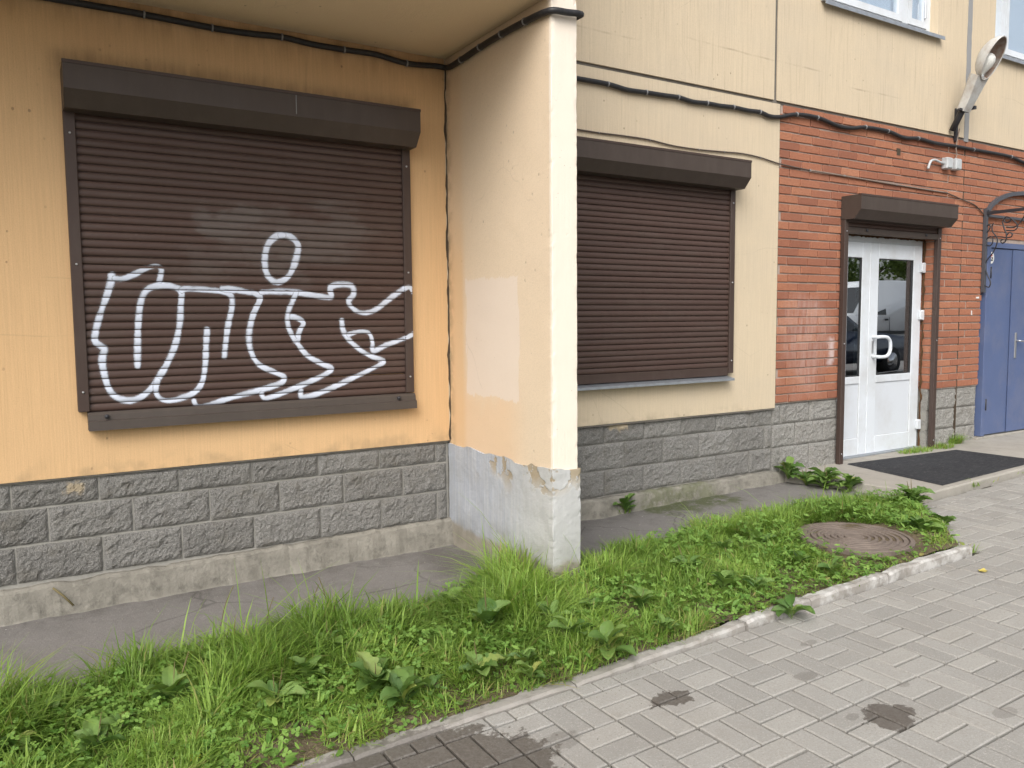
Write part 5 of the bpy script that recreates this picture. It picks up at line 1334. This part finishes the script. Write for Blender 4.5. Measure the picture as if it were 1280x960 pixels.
def wheel(root, x, y, r):
    w = tube('wheel', [(x, y - .11, r), (x, y + .11, r)], r, 'tyre', root, 24)
    s = -1 if y < 0 else 1
    tube('rim', [(x, y + s * .10, r), (x, y + s * .118, r)], r * .62, 'chrome', w, 16)
def poly_plate(name, pts, mat, root): return new(name, pts, [tuple(range(len(pts)))], mat, root)
van = empty('parked_van', (20.3, -6.4, pave_z(22) - .10), 'white panel van parked across the street, mirrored in the white door', 'van')
body('body', [(0.0, 0.35), (0.05, 0.85), (0.25, 1.02), (0.95, 1.22), (1.75, 2.10), (2.1, 2.26), (5.4, 2.30), (5.55, 2.1), (5.6, 0.35)], 0.98, 'van_white', van, 0.10, 1.2)
for s in (-1, 1):
    yy = s * 0.965
    poly_plate('side_window', [(1.35, yy, 1.22), (1.80, s * .915, 1.88), (2.35, s * .905, 1.92), (2.35, yy, 1.22)], 'car_glass', van)
    o = boxes('mirror', [(1.30, 1.42, min(s * 1.0, s * 1.20), max(s * 1.0, s * 1.20), 1.18, 1.50)], 'trim', van, 0.03)
    boxes('door_handle', [(2.25, 2.42, min(s * .985, s * 1.0), max(s * .985, s * 1.0), 1.04, 1.10)], 'trim', van)
    boxes('side_moulding', [(1.45, 5.3, min(s * .975, s * 0.995), max(s * .975, s * .995), 0.62, 0.72)], 'trim', van)
    boxes('door_seam', [(2.50, 2.515, min(s * .978, s * .984), max(s * .978, s * .984), 0.45, 1.15)], 'trim', van)
    for x in (0.95, 4.5): wheel(van, x, s * 0.86, 0.34)
    boxes('headlight', [(0.06, 0.22, min(s * .62, s * .9), max(s * .62, s * .9), 0.80, 1.0)], 'chrome', van, 0.03)
poly_plate('windscreen', [(0.99, -.80, 1.28), (0.99, .80, 1.28), (1.70, .74, 2.06), (1.70, -.74, 2.06)], 'car_glass', van)
boxes('bumper', [(-0.06, 0.10, -.93, .93, 0.32, 0.62)], 'trim', van, 0.03)
car = empty('parked_car', (17.3, -2.05, pave_z(16) - .10), 'dark blue car parked in front of the van, mirrored in the white door', 'car')
body('body', [(0.0, 0.30), (0.0, 0.66), (0.22, 0.84), (1.45, 0.97), (3.7, 1.02), (4.45, 0.98), (4.55, 0.70), (4.55, 0.30)], 0.86, 'car_blue', car, 0.06, 0.7)
body('cabin', [(1.50, 0.92), (2.25, 1.40), (3.2, 1.43), (4.05, 1.00)], 0.76, 'car_blue', car, 0.16, 0.95, 0.03)
for s in (-1, 1):
    poly_plate('side_window', [(1.80, s * .748, 0.99), (2.32, s * .632, 1.34), (3.15, s * .622, 1.36), (3.65, s * .738, 1.03)], 'car_glass', car)
    for x in (0.85, 3.45): wheel(car, x, s * 0.76, 0.31)
    boxes('headlight', [(-.02, 0.14, min(s * .5, s * .8), max(s * .5, s * .8), 0.55, 0.70)], 'chrome', car, 0.02)
    boxes('mirror', [(1.75, 1.87, min(s * .80, s * .96), max(s * .80, s * .96), 0.98, 1.12)], 'car_blue', car, 0.03)
poly_plate('windscreen', [(1.57, -.68, 0.99), (1.57, .68, 0.99), (2.20, .58, 1.39), (2.20, -.58, 1.39)], 'car_glass', car)
boxes('grille', [(-.03, 0.02, -.4, .4, 0.48, 0.66)], 'trim', car, 0.01)
car.rotation_euler = (0, 0, math.pi)
boxes('number_plate', [(-.035, -.015, -.26, .26, 0.36, 0.46)], 'white_mark', car)

def tree(x, y, h, rad, seedv):
    z = pave_z(x) - .05; r = random.Random(seedv)
    root = empty('roadside_tree', (x, y, z), 'leafy green tree across the street, mirrored in the white door', 'tree', 'trees across the street')
    V, Fc = tube_data([(0, 0, -.2), (.05, 0, h * .3), (.0, .1, h * .6), (.1, 0, h * .85)], [.22, .17, .11, .04], 9)
    for k in range(8):
        a = k * 2.4; hh = h * (.3 + .06 * k); e = Vector((math.cos(a) * rad * .75, math.sin(a) * rad * .75, hh + h * .16))
        V, Fc = tube_data([(0, 0, hh), e * .5 + Vector((0, 0, hh * .52)), e], [.08, .05, .015], 6, V, Fc)
    new('trunk', V, Fc, 'bark', root, True)
    cV, cF, cT = [], [], []
    cl = []
    for k in range(64):
        while True:
            p = Vector((r.uniform(-1, 1), r.uniform(-1, 1), r.uniform(-1, 1)))
            if p.length < 1: break
        cl.append((Vector((p.x * rad, p.y * rad, h * .52 + p.z * h * .46)), r.uniform(.35, .75) * rad * .42))
    for (c_, cr) in cl:
        tn = r.uniform(.1, .9)
        for k in range(130):
            p = c_ + Vector((r.gauss(0, .5), r.gauss(0, .5), r.gauss(0, .42))) * cr; n_ = Vector((r.gauss(0, 1), r.gauss(0, 1), r.gauss(.6, 1))).normalized(); d = n_.orthogonal().normalized(); d.rotate(Matrix.Rotation(r.uniform(0, 6.28), 3, n_)); s = n_.cross(d); L = r.uniform(.16, .30); q = len(cV)
            cV += [p, p + d * L * .5 + s * L * .32, p + d * L, p + d * L * .5 - s * L * .32]; cF.append((q, q + 1, q + 2, q + 3)); cT += [min(1, max(0, tn + r.gauss(0, .15)))] * 4
    o = new('crown', cV, cF, 'tree_leaf', root); o.data.attributes.new('tone', 'FLOAT', 'POINT').data.foreach_set('value', cT)
for k, (x, y, h, rd) in enumerate(((16, -17, 7.5, 3.0), (22, -16, 8.5, 3.3), (28, -18, 8, 3.2), (34, -16.5, 9, 3.5), (40, -18, 8.5, 3.4), (47, -17, 9, 3.6), (10, -18, 7, 2.9), (31, -22, 9, 3.6), (37, -23, 9, 3.5))): tree(x, y, h, rd, 100 + k)
